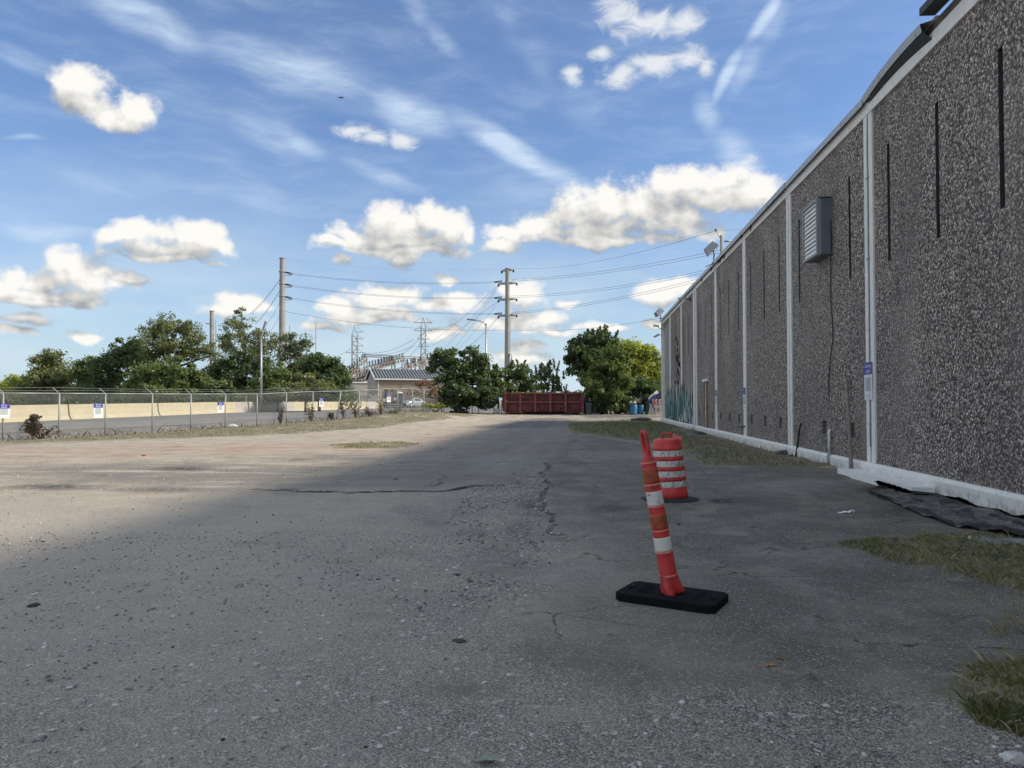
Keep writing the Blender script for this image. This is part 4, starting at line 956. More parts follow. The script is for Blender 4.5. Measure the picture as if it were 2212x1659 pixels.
# ================================================================== chain link fence and its hangers-on
FGALV = mat('fence galvanised pipe', (.33,.35,.33), .55, .35, var=.1)
posts = [(-230,966,854),(-112,959,853.5),(5.5,953,853),(127,947,852.7),(227,941.5,851.5),(328.6,937,850.5),(411.7,929.6,849),(486.6,924.6,847.5),(555,922,846.3),(618.3,915.5,846),(675.7,909,845.5),(727,907.5,845),(775.4,902,842.8),(822,896.5,836),(859,890,835),(891,889,834),(915.6,888,836),(930,888,838)]
def fD(u): return 1/(.03448-.0000191*(u-5.5))
FB = []; FT = []
for (u, vb, vt) in posts:
    D = fD(u); b = P(u, vb, D); b = Vector((b.x, b.y, TZ(b.x, b.y))); t_ = P(u, vt, D); t_ = Vector((b.x, b.y, b.z+1.84)); 
    if u == 727: t_ = t_+RT*.28
    FB.append(b); FT.append(t_)
fence = thing('chain_link_fence', 'long chain link fence with angled barb arms between the lot and the street', 'fence', FB[4])
def post_me(dx=0.0):
    mb = MB(); mb.tube([(0,0,-.1), (RT.x*dx, RT.y*dx, 1.86)], .032, 8); return mesh_of('post', mb, FGALV)
PM = post_me(); PML = post_me(.28)
def arm_me():
    mb = MB(); a = Vector((0,0,1.84)); mb.beam(a, a+RT*-.30+FH*.02+Vector((0,0,.24)), .045, .02); return mesh_of('barb_arm', mb, FGALV)
AM = arm_me()
for k, b in enumerate(FB):
    if posts[k][0] == 930: continue
    o = obj('post', PML if posts[k][0] == 727 else PM, fence, b-wloc(fence))
    if posts[k][0] not in (555, 675.7, 727): obj('barb_arm', AM, o, (0,0,0))
for k in range(len(FT)-1):
    mb = MB(); mb.tube([FT[k], FT[k+1]], .028, 6); part('top_rail', mb, FGALV, fence)
def chainlink(pts_b, pts_t, sp=.075, rad=.0036):
    """diagonal wires as thin three sided bars"""
    segs = []; S = [0]
    for a, b in zip(pts_b[:-1], pts_b[1:]): S.append(S[-1]+(b-a).length)
    tot = S[-1]; h = 1.80
    def at(s, z):
        s = min(max(s, 0), tot-1e-4); k = max(i for i in range(len(S)-1) if S[i] <= s); f = (s-S[k])/(S[k+1]-S[k])
        return pts_b[k].lerp(pts_b[k+1], f)*(1-z/h)+(pts_b[k].lerp(pts_b[k+1], f)+Vector((0,0,h)))*(z/h)
    V = []; F = []; n = int(tot/sp)
    for d in (1, -1):
        for i in range(-int(h/sp)-1, n+int(h/sp)+1):
            s0 = i*sp
            steps = 3
            za, zb = 0.02, h; sa, sb = s0, s0+d*h
            pts = []
            for q in range(steps+1):
                f = q/steps; s = sa+(sb-sa)*f; z = za+(zb-za)*f
                pts.append((s, z))
            for (s1, z1), (s2, z2) in zip(pts[:-1], pts[1:]):
                if s1 < 0 or s2 < 0 or s1 > tot or s2 > tot: continue
                a = at(s1, z1); b = at(s2, z2); o = len(V)
                for p in (a, b): V += [p+Vector((0,0,rad)), p+FH*rad+Vector((0,0,-rad)), p-FH*rad+Vector((0,0,-rad))]
                F += [(o, o+1, o+4, o+3), (o+1, o+2, o+5, o+4), (o+2, o, o+3, o+5)]
    return np.array([tuple(v) for v in V]), np.array(F)
V, F = chainlink(FB, FT); V = V-np.array(wloc(fence))
o = obj('wire_mesh', np_mesh('wire_mesh', V, F, mat('mesh wire', (.30,.32,.31), .6, .3)), fence); o['kind'] = 'stuff'
# barbed wires on the arms
for q in range(2):
    mb = MB()
    off = RT*(-.14-.13*q)+Vector((0,0,.12+.11*q)); mb.tube([t+off+Vector((0,0,.03*math.sin(i*2.1+q))) for i, t in enumerate(FT)], .006, 4); part('barbed_wire', mb, FGALV, fence)
# parking signs hung on the fence
CAMR = Matrix((RT, Vector((0,0,1)), -FH)).transposed()
for (u0, u1, v0, v1, lab) in [(-2,19,872.5,903.5,'parking sign on the fence at the left edge of the picture, reading Pay by phone'),(203.5,220.5,870.5,902.5,'parking sign on the fence, second from the left, hung on the yellow barrier side'),
    (470,482.5,868,891,'parking sign on the fence, third from the left, in front of the barrier'),(689.5,698.5,859.5,879,'parking sign on the fence, fourth from the left, beside dead weeds'),(835.5,843.5,850.8,868.8,'parking sign high on the fence before the metal shed, farthest of the fence signs')]:
    um = (u0+u1)/2; D = fD(um)-.12; c = P(um, (v0+v1)/2, D)
    ft = (RT*12.0+FH*26.0).normalized(); fr = Matrix((ft, Vector((0,0,1)), ft.cross(Vector((0,0,1))))).transposed(); vd = (c-Vector((0,0,H))); vd.z = 0; vd.normalize()
    pay_sign(lab, c, (u1-u0)/FPX*D/abs(ft.cross(vd).z), (v1-v0)/FPX*D, fr, 'Pay by', 'phone', 'blue and white parking signs')
# ================================================================== concrete barrier segments of the street
CREAM = mat('cream painted concrete', (.50,.44,.30), .85, var=.06, vscale=1.5, dirt=((.40,.37,.30), .60, 1.2), bump=.2, bscale=20)
PATCH = mat('pinkish grey cover paint', (.43,.39,.36), .85, var=.05, vscale=2)
def barline(D): return np.interp(D, [14,41.7,107], [-30.2,-28.9,-18.3])
cuts = [19.5,28.5,37.5,46.7,55.5,64,72.4,81.1,90.7,99,105.5]
blabs = ['farthest left','left of the fence corner sign','behind the dead bush at left','with the second fence sign before it','cream with a long crack line','next to the pinkish repainted one','with pinkish repainted patches','behind dead weeds past the pink patches','in front of the substation placards','last one before the striped barrier']
for i in range(len(cuts)-1):
    D0, D1 = cuts[i]+.07, cuts[i+1]-.07; a = C(barline(D0), D0); b = C(barline(D1), D1)
    for p in (a, b): p.z = float(np.interp(p.dot(FH), [25,41.7,66,107], [.2,.33,.53,.555]))
    d = (b-a).normalized(); nrm = Vector((d.y, -d.x, 0))      # towards the lot
    if nrm.dot(RT) < 0: nrm = -nrm
    prof = [(.30,0),(.30,.08),(.16,.33),(.08,1.02),(-.08,1.02),(-.16,.33),(-.30,.08),(-.30,0)]
    mb = MB(); mb.prism([a*0+nrm*x+Vector((0,0,z-.05)) for x, z in prof], a, b)
    t = thing('concrete_barrier', 'cream concrete barrier segment, '+blabs[i], 'barrier', a, 0, 'cream concrete barriers along the street')
    part('barrier_body', mb, CREAM, t)
    for (f0, f1, seg) in [(.28,.96,5),(.0,.02,9),(.30,.72,6)]:
        if seg == i:
            mb = MB(); p0 = a.lerp(b, f0 if i == 5 else .02); p1 = a.lerp(b, f1 if i == 5 else .62)
            mb.prism([nrm*.084+Vector((0,0,.965)), nrm*.166+Vector((0,0,.30)), nrm*.30+Vector((0,0,.04)), nrm*.304+Vector((0,0,.04)), nrm*.171+Vector((0,0,.30)), nrm*.089+Vector((0,0,.965))], p0, p1); part('repainted_patch', mb, PATCH, t)
# striped grey barrier of rails
def striped():
    D = 103; a = P(830, 881, D); b = P(866, 881, D); z = TZ(a.x, a.y); t = thing('rail_barrier', 'low barrier of grey and white horizontal rails beside the silver car', 'barrier', Vector((a.x, a.y, z)))
    for k in range(5):
        mb = MB(); z0 = z+.04+k*.17; mb.beam(Vector((a.x,a.y,z0+.07)), Vector((b.x,b.y,z0+.07)), .25-.0*k, .12); part('rail', mb, mat('rail grey', (.12,.125,.14), .6) if k % 2 == 0 else mat('rail pale', (.42,.43,.44), .6), t)
    for f in (.02, .98):
        mb = MB(); p = a.lerp(b, f); mb.beam(Vector((p.x,p.y,z)), Vector((p.x,p.y,z+.9)), .3, .3); part('end_post', mb, mat('rail grey', (.12,.125,.14)), t)
striped()
# ================================================================== plants
def foliage_mat(name, col, col2, trans=.35):
    m = bpy.data.materials.new(name); m.use_nodes = True; t = m.node_tree; N = NT(t); t.nodes.remove(t.nodes['Principled BSDF'])
    pos = t.nodes.new('ShaderNodeNewGeometry').outputs['Position']; n = N.noise(pos, 1.1, 3, .6); n2 = N.noise(pos, 9, 2, .5)
    c = N.mix(N.ramp(N.math('ADD', N.math('MULTIPLY', n, .65), N.math('MULTIPLY', n2, .35)), .38, .62), col, col2)
    d = t.nodes.new('ShaderNodeBsdfDiffuse'); N.link(c, d.inputs[0]); tr = t.nodes.new('ShaderNodeBsdfTranslucent'); N.link(N.mix(1.0, c, (1.5,1.6,.7), 'MULTIPLY'), tr.inputs[0])
    gl = t.nodes.new('ShaderNodeBsdfGlossy'); gl.inputs['Roughness'].default_value = .45; gl.inputs[0].default_value = (.5,.5,.5,1)
    mx = t.nodes.new('ShaderNodeMixShader'); mx.inputs[0].default_value = trans; N.link(d.outputs[0], mx.inputs[1]); N.link(tr.outputs[0], mx.inputs[2])
    m2 = t.nodes.new('ShaderNodeMixShader'); m2.inputs[0].default_value = .06; N.link(mx.outputs[0], m2.inputs[1]); N.link(gl.outputs[0], m2.inputs[2])
    N.link(m2.outputs[0], t.nodes['Material Output'].inputs[0]); return m
F_DARK = foliage_mat('dark leaves', (.058,.088,.040), (.13,.18,.075)); F_MID = foliage_mat('mid green leaves', (.085,.125,.046), (.18,.23,.085))
F_OLIVE = foliage_mat('olive leaves', (.115,.135,.060), (.22,.24,.11)); F_LIME = foliage_mat('lime leaves', (.095,.13,.045), (.20,.245,.08), .4); F_YEL = foliage_mat('yellow green leaves', (.22,.25,.055), (.42,.44,.10), .5)
F_PALE = foliage_mat('pale grey green leaves', (.11,.13,.08), (.21,.23,.14)); F_BROWN = foliage_mat('dead leaves', (.12,.085,.068), (.21,.155,.125), .2)
F_PINK = foliage_mat('pinkish dry leaves', (.20,.12,.09), (.32,.21,.17), .3); F_VINE = foliage_mat('vine leaves', (.055,.09,.045), (.12,.165,.075))
BARK = mat('bark', (.10,.085,.07), .9, var=.3, vscale=6)
BARKG = mat('grey bark', (.19,.17,.15), .9, var=.3, vscale=6)
def leaf_quads(centres, rad, n, size, seed, droop=.0, flat=.75):
    g = np.random.default_rng(seed); k = len(centres); c = np.repeat(centres, n, 0); rr = np.repeat(rad, n)
    d = g.normal(size=(k*n, 3)); d /= np.linalg.norm(d, axis=1)[:, None]; r = g.random(k*n)**.45
    p = c+d*(r*rr)[:, None]*np.array([1, 1, flat]); p[:, 2] -= droop*g.random(k*n)*rr
    nrm = d*.6+g.normal(size=(k*n, 3))*.7+np.array([0, 0, .45]); nrm /= np.linalg.norm(nrm, axis=1)[:, None]
    a = np.cross(nrm, g.normal(size=(k*n, 3))); a /= np.linalg.norm(a, axis=1)[:, None]; b = np.cross(nrm, a)
    s = size*(.6+.8*g.random(k*n))[:, None]; a = a*s; b = b*s*.55
    V = np.stack([p-a, p+b*.9+a*.1, p+a, p-b*.9+a*.1], 1).reshape(-1, 3)
    return V, np.arange(len(V)).reshape(-1, 4)
def plant(name, label, cat, base, D, lobes, m, leaf=.20, nclump=60, nleaf=70, cr=.75, trunk=.14, seed=1, group=None, bark=None, airy=.0, spiky=0, limb_vis=True, crowd=.55, depth=1.0):
    """lobes in photo pixels (u, v, ru, rv) at depth D: real ellipsoids filled with leaf clumps on limbs"""
    g = np.random.default_rng(seed); r_ = random.Random(seed)
    bu, bv = base; b0 = P(bu, bv, D); b0.z = TZ(b0.x, b0.y); t = thing(name, label, cat, b0, 0, group)
    area = sum(l[2]*l[3] for l in lobes); cents = []; rads = []; mb = MB(); O = wloc(t)
    top = b0+Vector((0,0,max(.3, (P(bu, min(l[1]+l[3]*.55 for l in lobes), D).z-b0.z)*.55)))
    mb.tube([b0-Vector((0,0,.15)), b0.lerp(top, .5)+RT*r_.uniform(-.1,.1), top], [trunk, trunk*.8, trunk*.65], 8)
    for (u, v, ru, rv) in lobes:
        dd = r_.uniform(-.5, .5)*ru/FPX*D*depth; c = P(u, v, D+dd); a = ru/FPX*D; h = rv/FPX*D; n = max(4, int(nclump*ru*rv/area))
        dirs = g.normal(size=(n, 3)); dirs /= np.linalg.norm(dirs, axis=1)[:, None]; rad = g.random(n)**(crowd)
        q = dirs*rad[:, None]; w = q[:, [0]]*a*np.array([[*RT]])+q[:, [1]]*a*depth*np.array([[*FH]]); w = w+np.array([[0,0,1]])*q[:, [2]]*h
        pts = np.array([*c])+w; pts[:, 2] = np.maximum(pts[:, 2], b0.z+.25)
        cents.append(pts); rads.append(np.full(n, cr*min(1.0, .55+h*.3))*(.6+.7*g.random(n)))
        low = c-Vector((0,0,h*.45)); mid = top.lerp(low, .55)+Vector((0,0,-.1*h)); mb.tube([top-Vector((0,0,.2)), mid, low, c+Vector((0,0,h*.3))], [trunk*.55, trunk*.42, trunk*.3, trunk*.12], 6)
        for k in range(0, n, 3):
            p = Vector(pts[k]); s = low.lerp(c, r_.uniform(0, 1)); mb.tube([s, s.lerp(p, .5)+Vector((0,0,.1)), p], [trunk*.2, trunk*.12, trunk*.05], 4, cap=False)
    cents = np.concatenate(cents); rads = np.concatenate(rads)
    keep = g.random(len(cents)) > airy; cents = cents[keep]; rads = rads[keep]
    V, F = leaf_quads(cents, rads*np.where(g.random(len(rads)) > .35, .72, 1.15), int(nleaf*1.5), leaf*.70, seed+50)
    if spiky:      # upright leafy shoots standing out of the crown
        tops = cents[np.argsort(-cents[:, 2]+g.random(len(cents))*1.0)[:spiky]]; sp = []; 
        for k, c in enumerate(tops):
            d = np.array([g.normal()*.28, g.normal()*.2, 1.0]); d /= np.linalg.norm(d); L = (.5+g.random()*1.1)*cr*1.2
            for q in range(10): sp.append(c+d*L*q/9)
            mb.tube([Vector(c), Vector(c+d*L)], [.02, .008], 4, cap=False)
        sp = np.array(sp); V2, F2 = leaf_quads(sp, np.full(len(sp), cr*.16), 5, leaf*.8, seed+60); F = np.concatenate([F, F2+len(V)]); V = np.concatenate([V, V2])
    part('trunk', mb, bark or BARK, t); V = V-np.array([*O]); obj('crown', np_mesh('crown', V, F, m), t)
    return t
G_L = 'trees beyond the barrier on the left'
plant('tree', 'low yellowish green tree at the left edge of the picture', 'tree', (10,866), 88, [(8,838,34,26),(45,832,30,24),(-30,835,40,30),(-90,830,50,36)], F_YEL, .24, 90, 60, 1.0, .14, 1, G_L, bark=BARKG)
plant('tree', 'round topped dark tree, second from the left edge', 'tree', (110,866), 84, [(106,792,36,34),(85,825,40,32),(135,822,32,34),(100,845,60,22),(120,770,16,14)], F_OLIVE, .24, 130, 80, 1.0, .18, 2, G_L)
plant('tree', 'small light green tree between the round dark tree and the taller trees', 'tree', (185,866), 82, [(178,805,18,28),(196,800,18,26),(185,838,30,26)], F_MID, .22, 70, 70, .9, .13, 3, G_L)
plant('tree', 'dark broad tree left of the tallest left tree', 'tree', (240,866), 80, [(228,778,30,28),(262,772,26,30),(240,815,40,34),(285,745,26,26),(298,780,30,36),(215,840,40,24)], F_DARK, .22, 190, 60, .85, .2, 4, G_L, airy=.15)
plant('tree', 'tallest left tree with an open loose crown', 'tree', (370,866), 78, [(360,702,40,26),(335,720,32,30),(398,714,38,30),(425,738,32,26),(360,748,52,32),(400,762,40,24),(452,760,22,18),(330,765,30,30)], F_OLIVE, .17, 330, 42, .75, .24, 5, G_L, airy=.25)
plant('tree', 'dense green bush row under the tallest left tree', 'tree', (350,866), 74, [(330,815,42,34),(375,805,44,36),(420,825,44,34),(460,840,40,24),(300,838,40,26),(380,845,80,20)], F_MID, .22, 230, 90, .9, .15, 6, G_L)
plant('tree', 'open feathery tree left of the tall grey pole', 'tree', (530,866), 86, [(515,700,34,22),(530,725,46,24),(500,745,36,20),(560,735,34,26),(545,762,44,22),(588,750,28,22),(605,730,26,16),(522,678,14,12),(485,728,22,14)], F_OLIVE, .16, 300, 32, .7, .22, 7, G_L, airy=.30, bark=BARKG)
plant('tree', 'dark bushy tree under the feathery one', 'tree', (500,866), 76, [(490,795,36,28),(530,790,40,30),(470,815,36,30),(520,830,60,28),(575,800,34,30)], F_DARK, .21, 180, 65, .8, .17, 8, G_L, airy=.15)
plant('tree', 'sparse tree growing round the foot of the tall grey pole', 'tree', (640,866), 84, [(632,742,26,20),(655,745,20,18),(615,765,28,20),(645,770,26,16)], F_PALE, .19, 80, 45, .75, .14, 9, G_L, airy=.2, bark=BARKG)
plant('tree', 'mid green leafy tree right of the left street lamp', 'tree', (600,866), 72, [(590,815,30,28),(625,820,36,30),(575,838,34,24),(610,845,50,18)], F_MID, .2, 130, 85, .8, .14, 10, G_L)
plant('tree', 'dark broad leaved tree left of the substation', 'tree', (690,866), 74, [(660,790,34,22),(690,785,32,20),(715,800,28,24),(735,815,22,26),(680,820,46,30),(720,840,34,24)], F_DARK, .25, 190, 48, .72, .17, 11, G_L, airy=.15)
plant('tree', 'brownish scrubby tree in front of the dark broad leaved one', 'tree', (660,866), 70, [(650,830,36,24),(690,842,40,18),(640,845,40,16)], F_OLIVE, .2, 100, 80, .7, .12, 12, G_L)
def thicket():
    g = np.random.default_rng(77); n = 620; u = g.uniform(-160, 760, n); D = g.uniform(90, 104, n); v = 868-g.uniform(-6, 24, n)
    cs = np.array([tuple(P(a, b, c)) for a, b, c in zip(u, v, D)]); V, F = leaf_quads(cs, np.full(n, 1.15), 60, .26, 78)
    tag(obj('thicket', np_mesh('thicket', V, F, F_DARK)), 'dense undergrowth filling the gaps under the left trees', 'undergrowth', None, 'stuff')
thicket()
# centre and right
plant('tree', 'large dark leaved tree between the shed and the tall pole', 'tree', (985,886), 64, [(950,775,24,22),(985,780,34,26),(1025,772,30,22),(1042,790,24,24),(975,812,44,28),(1020,815,40,30),(1050,820,18,26),(940,795,18,16),(990,842,46,20),(1005,760,16,12)], F_DARK, .19, 260, 48, .56, .2, 20, airy=.25)
plant('tree', 'sparse branch with pinkish dry leaves reaching over the fence before the shed', 'tree', (955,886), 61, [(905,832,18,8),(925,826,16,9),(895,845,18,10),(930,842,20,12),(870,838,14,6),(852,846,12,5)], F_PINK, .13, 60, 22, .45, .07, 21, airy=.25)
plant('bush', 'leafy green vine mass between the dark tree and the red dumpster', 'bush', (1075,886), 66, [(1080,815,26,22),(1115,806,30,20),(1140,822,28,18),(1090,840,50,18),(1060,850,40,22),(1130,842,50,16)], F_MID, .17, 190, 60, .62, .1, 22, airy=.15, spiky=16)
plant('bush', 'pale green bush of upright leafy shoots behind the dumpster', 'bush', (1180,886), 68, [(1165,810,22,24),(1190,808,24,24),(1208,825,16,22),(1180,838,40,18),(1215,845,20,14)], F_PALE, .13, 90, 30, .42, .1, 23, airy=.2, spiky=60, bark=BARKG)
plant('tree', 'dense dark green tree behind the right end of the dumpster', 'tree', (1303,888), 67, [(1265,745,34,26),(1300,738,34,24),(1245,768,30,26),(1285,775,42,28),(1255,800,28,22),(1300,802,34,24),(1320,760,22,26),(1280,825,26,12)], F_DARK, .18, 300, 62, .62, .22, 24, spiky=60, airy=.12)
plant('tree', 'lighter green pointed tree in front of the dark green one', 'tree', (1310,888), 62, [(1300,800,30,20),(1330,790,30,24),(1280,825,34,18),(1335,825,34,24),(1318,770,16,22),(1310,850,46,18),(1350,815,22,20)], F_LIME, .17, 220, 55, .55, .14, 25, spiky=50, airy=.15)
plant('tree', 'bright yellow green tree by the far corner of the warehouse', 'tree', (1385,888), 72, [(1355,752,26,20),(1385,762,26,22),(1350,785,28,24),(1400,780,26,24),(1380,805,36,24),(1412,800,20,28),(1425,820,16,24)], F_YEL, .2, 260, 60, .75, .2, 26)
plant('bush', 'dark green undergrowth in front of the yellow green tree', 'bush', (1380,888), 64, [(1395,838,36,20),(1350,842,34,18),(1418,845,14,18),(1330,862,30,18)], F_DARK, .19, 150, 80, .65, .1, 27)
plant('bush', 'dark clipped undergrowth right of the navy bins', 'bush', (1320,890), 62.5, [(1310,868,26,20),(1338,872,26,18),(1292,850,20,14)], F_DARK, .17, 120, 80, .55, .08, 28)
plant('bush', 'dark undergrowth behind the blue barrels', 'bush', (1375,890), 63, [(1350,880,16,12),(1400,868,18,22),(1412,880,12,14)], F_DARK, .16, 60, 80, .5, .06, 29)
plant('tree', 'bare twiggy branch sticking out beside the far roof corner', 'tree', (1440,888), 68, [(1415,765,10,8),(1425,775,12,8),(1432,785,10,8)], F_DARK, .12, 26, 16, .4, .06, 30, airy=.3)
plant('bush', 'dark vine curtain hanging on the back fence left of the gate', 'bush', (1010,888), 63, [(985,862,22,20),(1010,860,24,22),(1040,862,24,20),(965,858,16,14),(1062,862,16,18),(1000,845,60,10),(1050,845,40,9)], F_VINE, .17, 220, 85, .55, .08, 31)
plant('bush', 'sprawling weeds at the foot of the metal shed', 'bush', (940,882), 100, [(925,876,12,5),(950,876,14,5),(965,877,10,4)], F_YEL, .16, 40, 50, .5, .05, 32)
plant('tree', 'small distant tree seen through the gap right of the dumpster', 'tree', (1245,868), 130, [(1240,857,18,8),(1255,856,16,8),(1225,860,16,5)], F_MID, .3, 60, 50, 1.0, .1, 33)
# dead weeds along the fence
def weed(u, v, h, w, label, seed, m=None, n=16, D=None, lf=.06, nl=16):
    r_ = random.Random(seed); g = np.random.default_rng(seed); D = D or fD(u)-.5; b = P(u, v, D); b.z = TZ(b.x, b.y); t = thing('dead_shrub', label, 'shrub', b, 0, 'dead shrubs along the fence')
    mb = MB(); cs = []
    for k in range(n):
        d = RT*r_.uniform(-w, w)+FH*r_.uniform(-.3,.3)*w+Vector((0,0,h*r_.uniform(.45,1))); p1 = b+d*.5+RT*r_.uniform(-.06,.06); mb.tube([b-Vector((0,0,.05)), p1, b+d], [.014,.009,.004], 4, cap=False)
        cs += [b+d*f+RT*r_.uniform(-.08,.08) for f in (.4,.65,.85,1.0)]
    part('stem', mb, mat('dead stems', (.14,.10,.085), .9), t)
    V, F = leaf_quads(np.array([tuple(c) for c in cs]), np.full(len(cs), .10), nl, lf, seed); obj('foliage', np_mesh('foliage', V-np.array([*wloc(t)]), F, m or F_BROWN), t)
weed(72, 948, 1.05, .30, 'dead reddish brown shrub before the fence at left, the biggest of them', 41, n=24, lf=.06, nl=15)
weed(88, 948, .62, .75, 'low part of dead brush spreading right of the biggest dead shrub', 46, n=14, lf=.05, nl=8)
for (u, v, h, w, lab) in [(606,917,1.0,.14,'thin dead shrub left of the ninth fence post'),(672,911,1.35,.42,'dead shrub round the post left of the fourth sign'),(716,908,.5,.14,'tiny dead shrub by the bent fence post'),(741,906,1.25,.24,'dead shrub right of the bent fence post'),(768,904,1.1,.42,'dead shrub left of the post before the shed'),(824,898,1.2,.30,'dead shrub under the farthest fence sign'),(797,901,.7,.4,'low dead shrub before the cream barrier end'),(850,893,.45,.8,'dead brush below the rail barrier'),(940,891,.5,.6,'dead brush at the foot of the fence right of the silver car')]:
    weed(u, v, h, w, lab, int(u), n=11, lf=.05, nl=7, m=F_BROWN if u < 820 else F_OLIVE)
# grass: real blades in the near patches, tufts along the wall and verge
def blades(name, polys, n, h, label, m, seed, width=.006, patchy=.05):
    g = np.random.default_rng(seed); P_ = []
    for poly, k in polys:
        pl = gpoly(poly); lo = pl.min(0); hi = pl.max(0); q = lo+(hi-lo)*g.random((int(k*3), 2)); d = sdf(pl, q[:, 0], q[:, 1])
        dens = np.sin(q[:, 0]*5.3+np.sin(q[:, 1]*3.1)*2)*.5+np.sin(q[:, 1]*7.7)*.3
        q = q[(d > 0) & (d*.8+dens*.35+g.random(len(q))*.25 > patchy)][:k]; P_.append(q)
    q = np.concatenate(P_); q = q[(q[:, 0] < WX-.11)]; z = tz(q[:, 0], q[:, 1])+.008; k = len(q)
    th = g.random(k)*6.28; hh = h*(.25+1.7*g.random(k)**2.2); lean = g.normal(size=(k, 2))*.55; lean *= hh[:, None]
    a = np.stack([np.cos(th), np.sin(th)], 1)*width; b = np.column_stack([q, z])
    V = np.stack([np.column_stack([q-a, z]), np.column_stack([q+a, z]), np.column_stack([q+lean*.45+a*.7, z+hh*.65]), np.column_stack([q+lean, z+hh])], 1).reshape(-1, 3)
    o = obj(name, np_mesh(name, V, np.arange(4*k).reshape(-1, 4), m)); tag(o, label, 'grass', None, 'stuff'); return o
GR = foliage_mat('grass blades', (.085,.10,.038), (.19,.185,.075), .35); GD = foliage_mat('dry grass blades', (.22,.195,.11), (.38,.34,.21), .3)
g3, g4 = POLY['grass'][3], POLY['grass'][4]
blades('grass', [(g3, 16000), (g4, 9000)], 0, .036, 'green grass growing through the asphalt at the right edge', GR, 1, .0032, .10)
blades('dry_grass', [(g3, 9000), (g4, 6000)], 0, .034, 'dry blades among the green grass at the right', GD, 2, .003, .04)
blades('grass', [(POLY['grass'][2], 20000)], 0, .07, 'dark grass patches on the lot along the warehouse wall', GR, 3, .008, .30)
blades('dry_grass', [(POLY['grass'][2], 7000)], 0, .06, 'straw coloured grass mixed in along the warehouse wall', GD, 6, .008)
blades('dry_grass', [(POLY['grass'][0], 16000), (POLY['grass'][1], 900)], 0, .05, 'brownish grass verge along the chain link fence', GD, 4, .014)
blades('grass', [(POLY['grass'][0], 5000), (POLY['grass'][1], 250)], 0, .05, 'green grass in the verge along the chain link fence', GR, 5, .014)
fl = [(p[0], p[1]+2) for p in posts]+[(p[0], p[1]-1.2) for p in posts[::-1]]
blades('dry_weeds', [(fl, 3200)], 0, .17, 'dark dry weeds tangled along the foot of the chain link fence', F_BROWN, 8, .02)
g_scr = [(300,966),(700,955),(1000,930),(1040,935),(900,975),(500,990),(100,1000)]
g_sp = [(1780,1190),(1900,1150),(2060,1145),(2300,1165),(2500,1350),(2300,1480),(2040,1500),(2050,1300),(1900,1245)]
blades('dry_weeds', [(g_sp, 2600)], 0, .05, 'thin scattered weeds and stalks round the right grass patches', GD, 9, .003, .42)
# loose gravel: real small stones
def gravel(name, polys, smin, smax, m, label, seed):
    g = np.random.default_rng(seed); bm = bmesh.new(); bmesh.ops.create_icosphere(bm, subdivisions=1, radius=1); bv = np.array([v.co[:] for v in bm.verts]); bf = np.array([[v.index for v in f.verts] for f in bm.faces]); bm.free()
    Vs = []; 
    for poly, k in polys:
        pl = gpoly(poly); lo = pl.min(0); hi = pl.max(0); q = lo+(hi-lo)*g.random((k*4, 2)); q = q[sdf(pl, q[:, 0], q[:, 1]) > 0][:k]
        q = q[q[:, 0] < WX-.15]
        s = smin+(smax-smin)*g.random(len(q))**3.2; sc = s[:, None]*(.6+.6*g.random((len(q), 3)))*np.array([1,1,.55]); z = tz(q[:, 0], q[:, 1])+.004
        jit = 1+.25*g.normal(size=(len(q), len(bv), 1)); th = g.random(len(q))*6.28; v = bv[None]*sc[:, None, :]*jit
        c, s_ = np.cos(th)[:, None], np.sin(th)[:, None]; v = np.stack([v[..., 0]*c-v[..., 1]*s_, v[..., 0]*s_+v[..., 1]*c, v[..., 2]], -1)
        Vs.append(v+np.column_stack([q, z])[:, None, :])
    V = np.concatenate(Vs); n = len(V); F = (bf[None]+(np.arange(n)*len(bv))[:, None, None]).reshape(-1, 3)
    o = obj(name, np_mesh(name, V.reshape(-1, 3), F, m)); tag(o, label, 'gravel', None, 'stuff')
near = [(-200,1150),(1150,1150),(2400,1180),(2600,1900),(-300,1900)]; mid = [(-200,985),(1200,985),(1250,1150),(-300,1150)]
gr_r = [(2050,1240),(2240,1280),(2400,1700),(2150,1659),(2120,1580),(2080,1440),(1800,1400),(1850,1300)]
gravel('gravel', [(near, 9500), (mid, 2500), (gr_r, 1500)], .0022, .014, mat('grey gravel stone', (.25,.245,.235), .9, var=.5, vscale=3), 'small grey stones scattered over the asphalt', 1)
gravel('gravel', [(near, 2400), (mid, 1500), (gr_r, 1300)], .003, .020, mat('white gravel stone', (.58,.56,.52), .9, var=.2, vscale=3), 'small white stones scattered over the asphalt', 2)
gravel('gravel', [(near, 260), (mid, 200)], .003, .016, mat('dark gravel stone', (.05,.048,.045), .9, var=.3, vscale=3), 'small dark crumbs of asphalt scattered over the lot', 3)

gs_ = [(1040,1000),(1172,1000),(1192,1150),(1130,1260),(1000,1330),(930,1180)]
gravel('gravel', [(gs_, 2600)], .006, .026, mat('grey gravel stone', (.25,.245,.235)), 'coarse broken gravel beside the edge of the dark asphalt lane', 5)
gravel('gravel', [(gs_, 900)], .005, .020, mat('white gravel stone', (.58,.56,.52)), 'pale broken gravel beside the edge of the dark asphalt lane', 6)
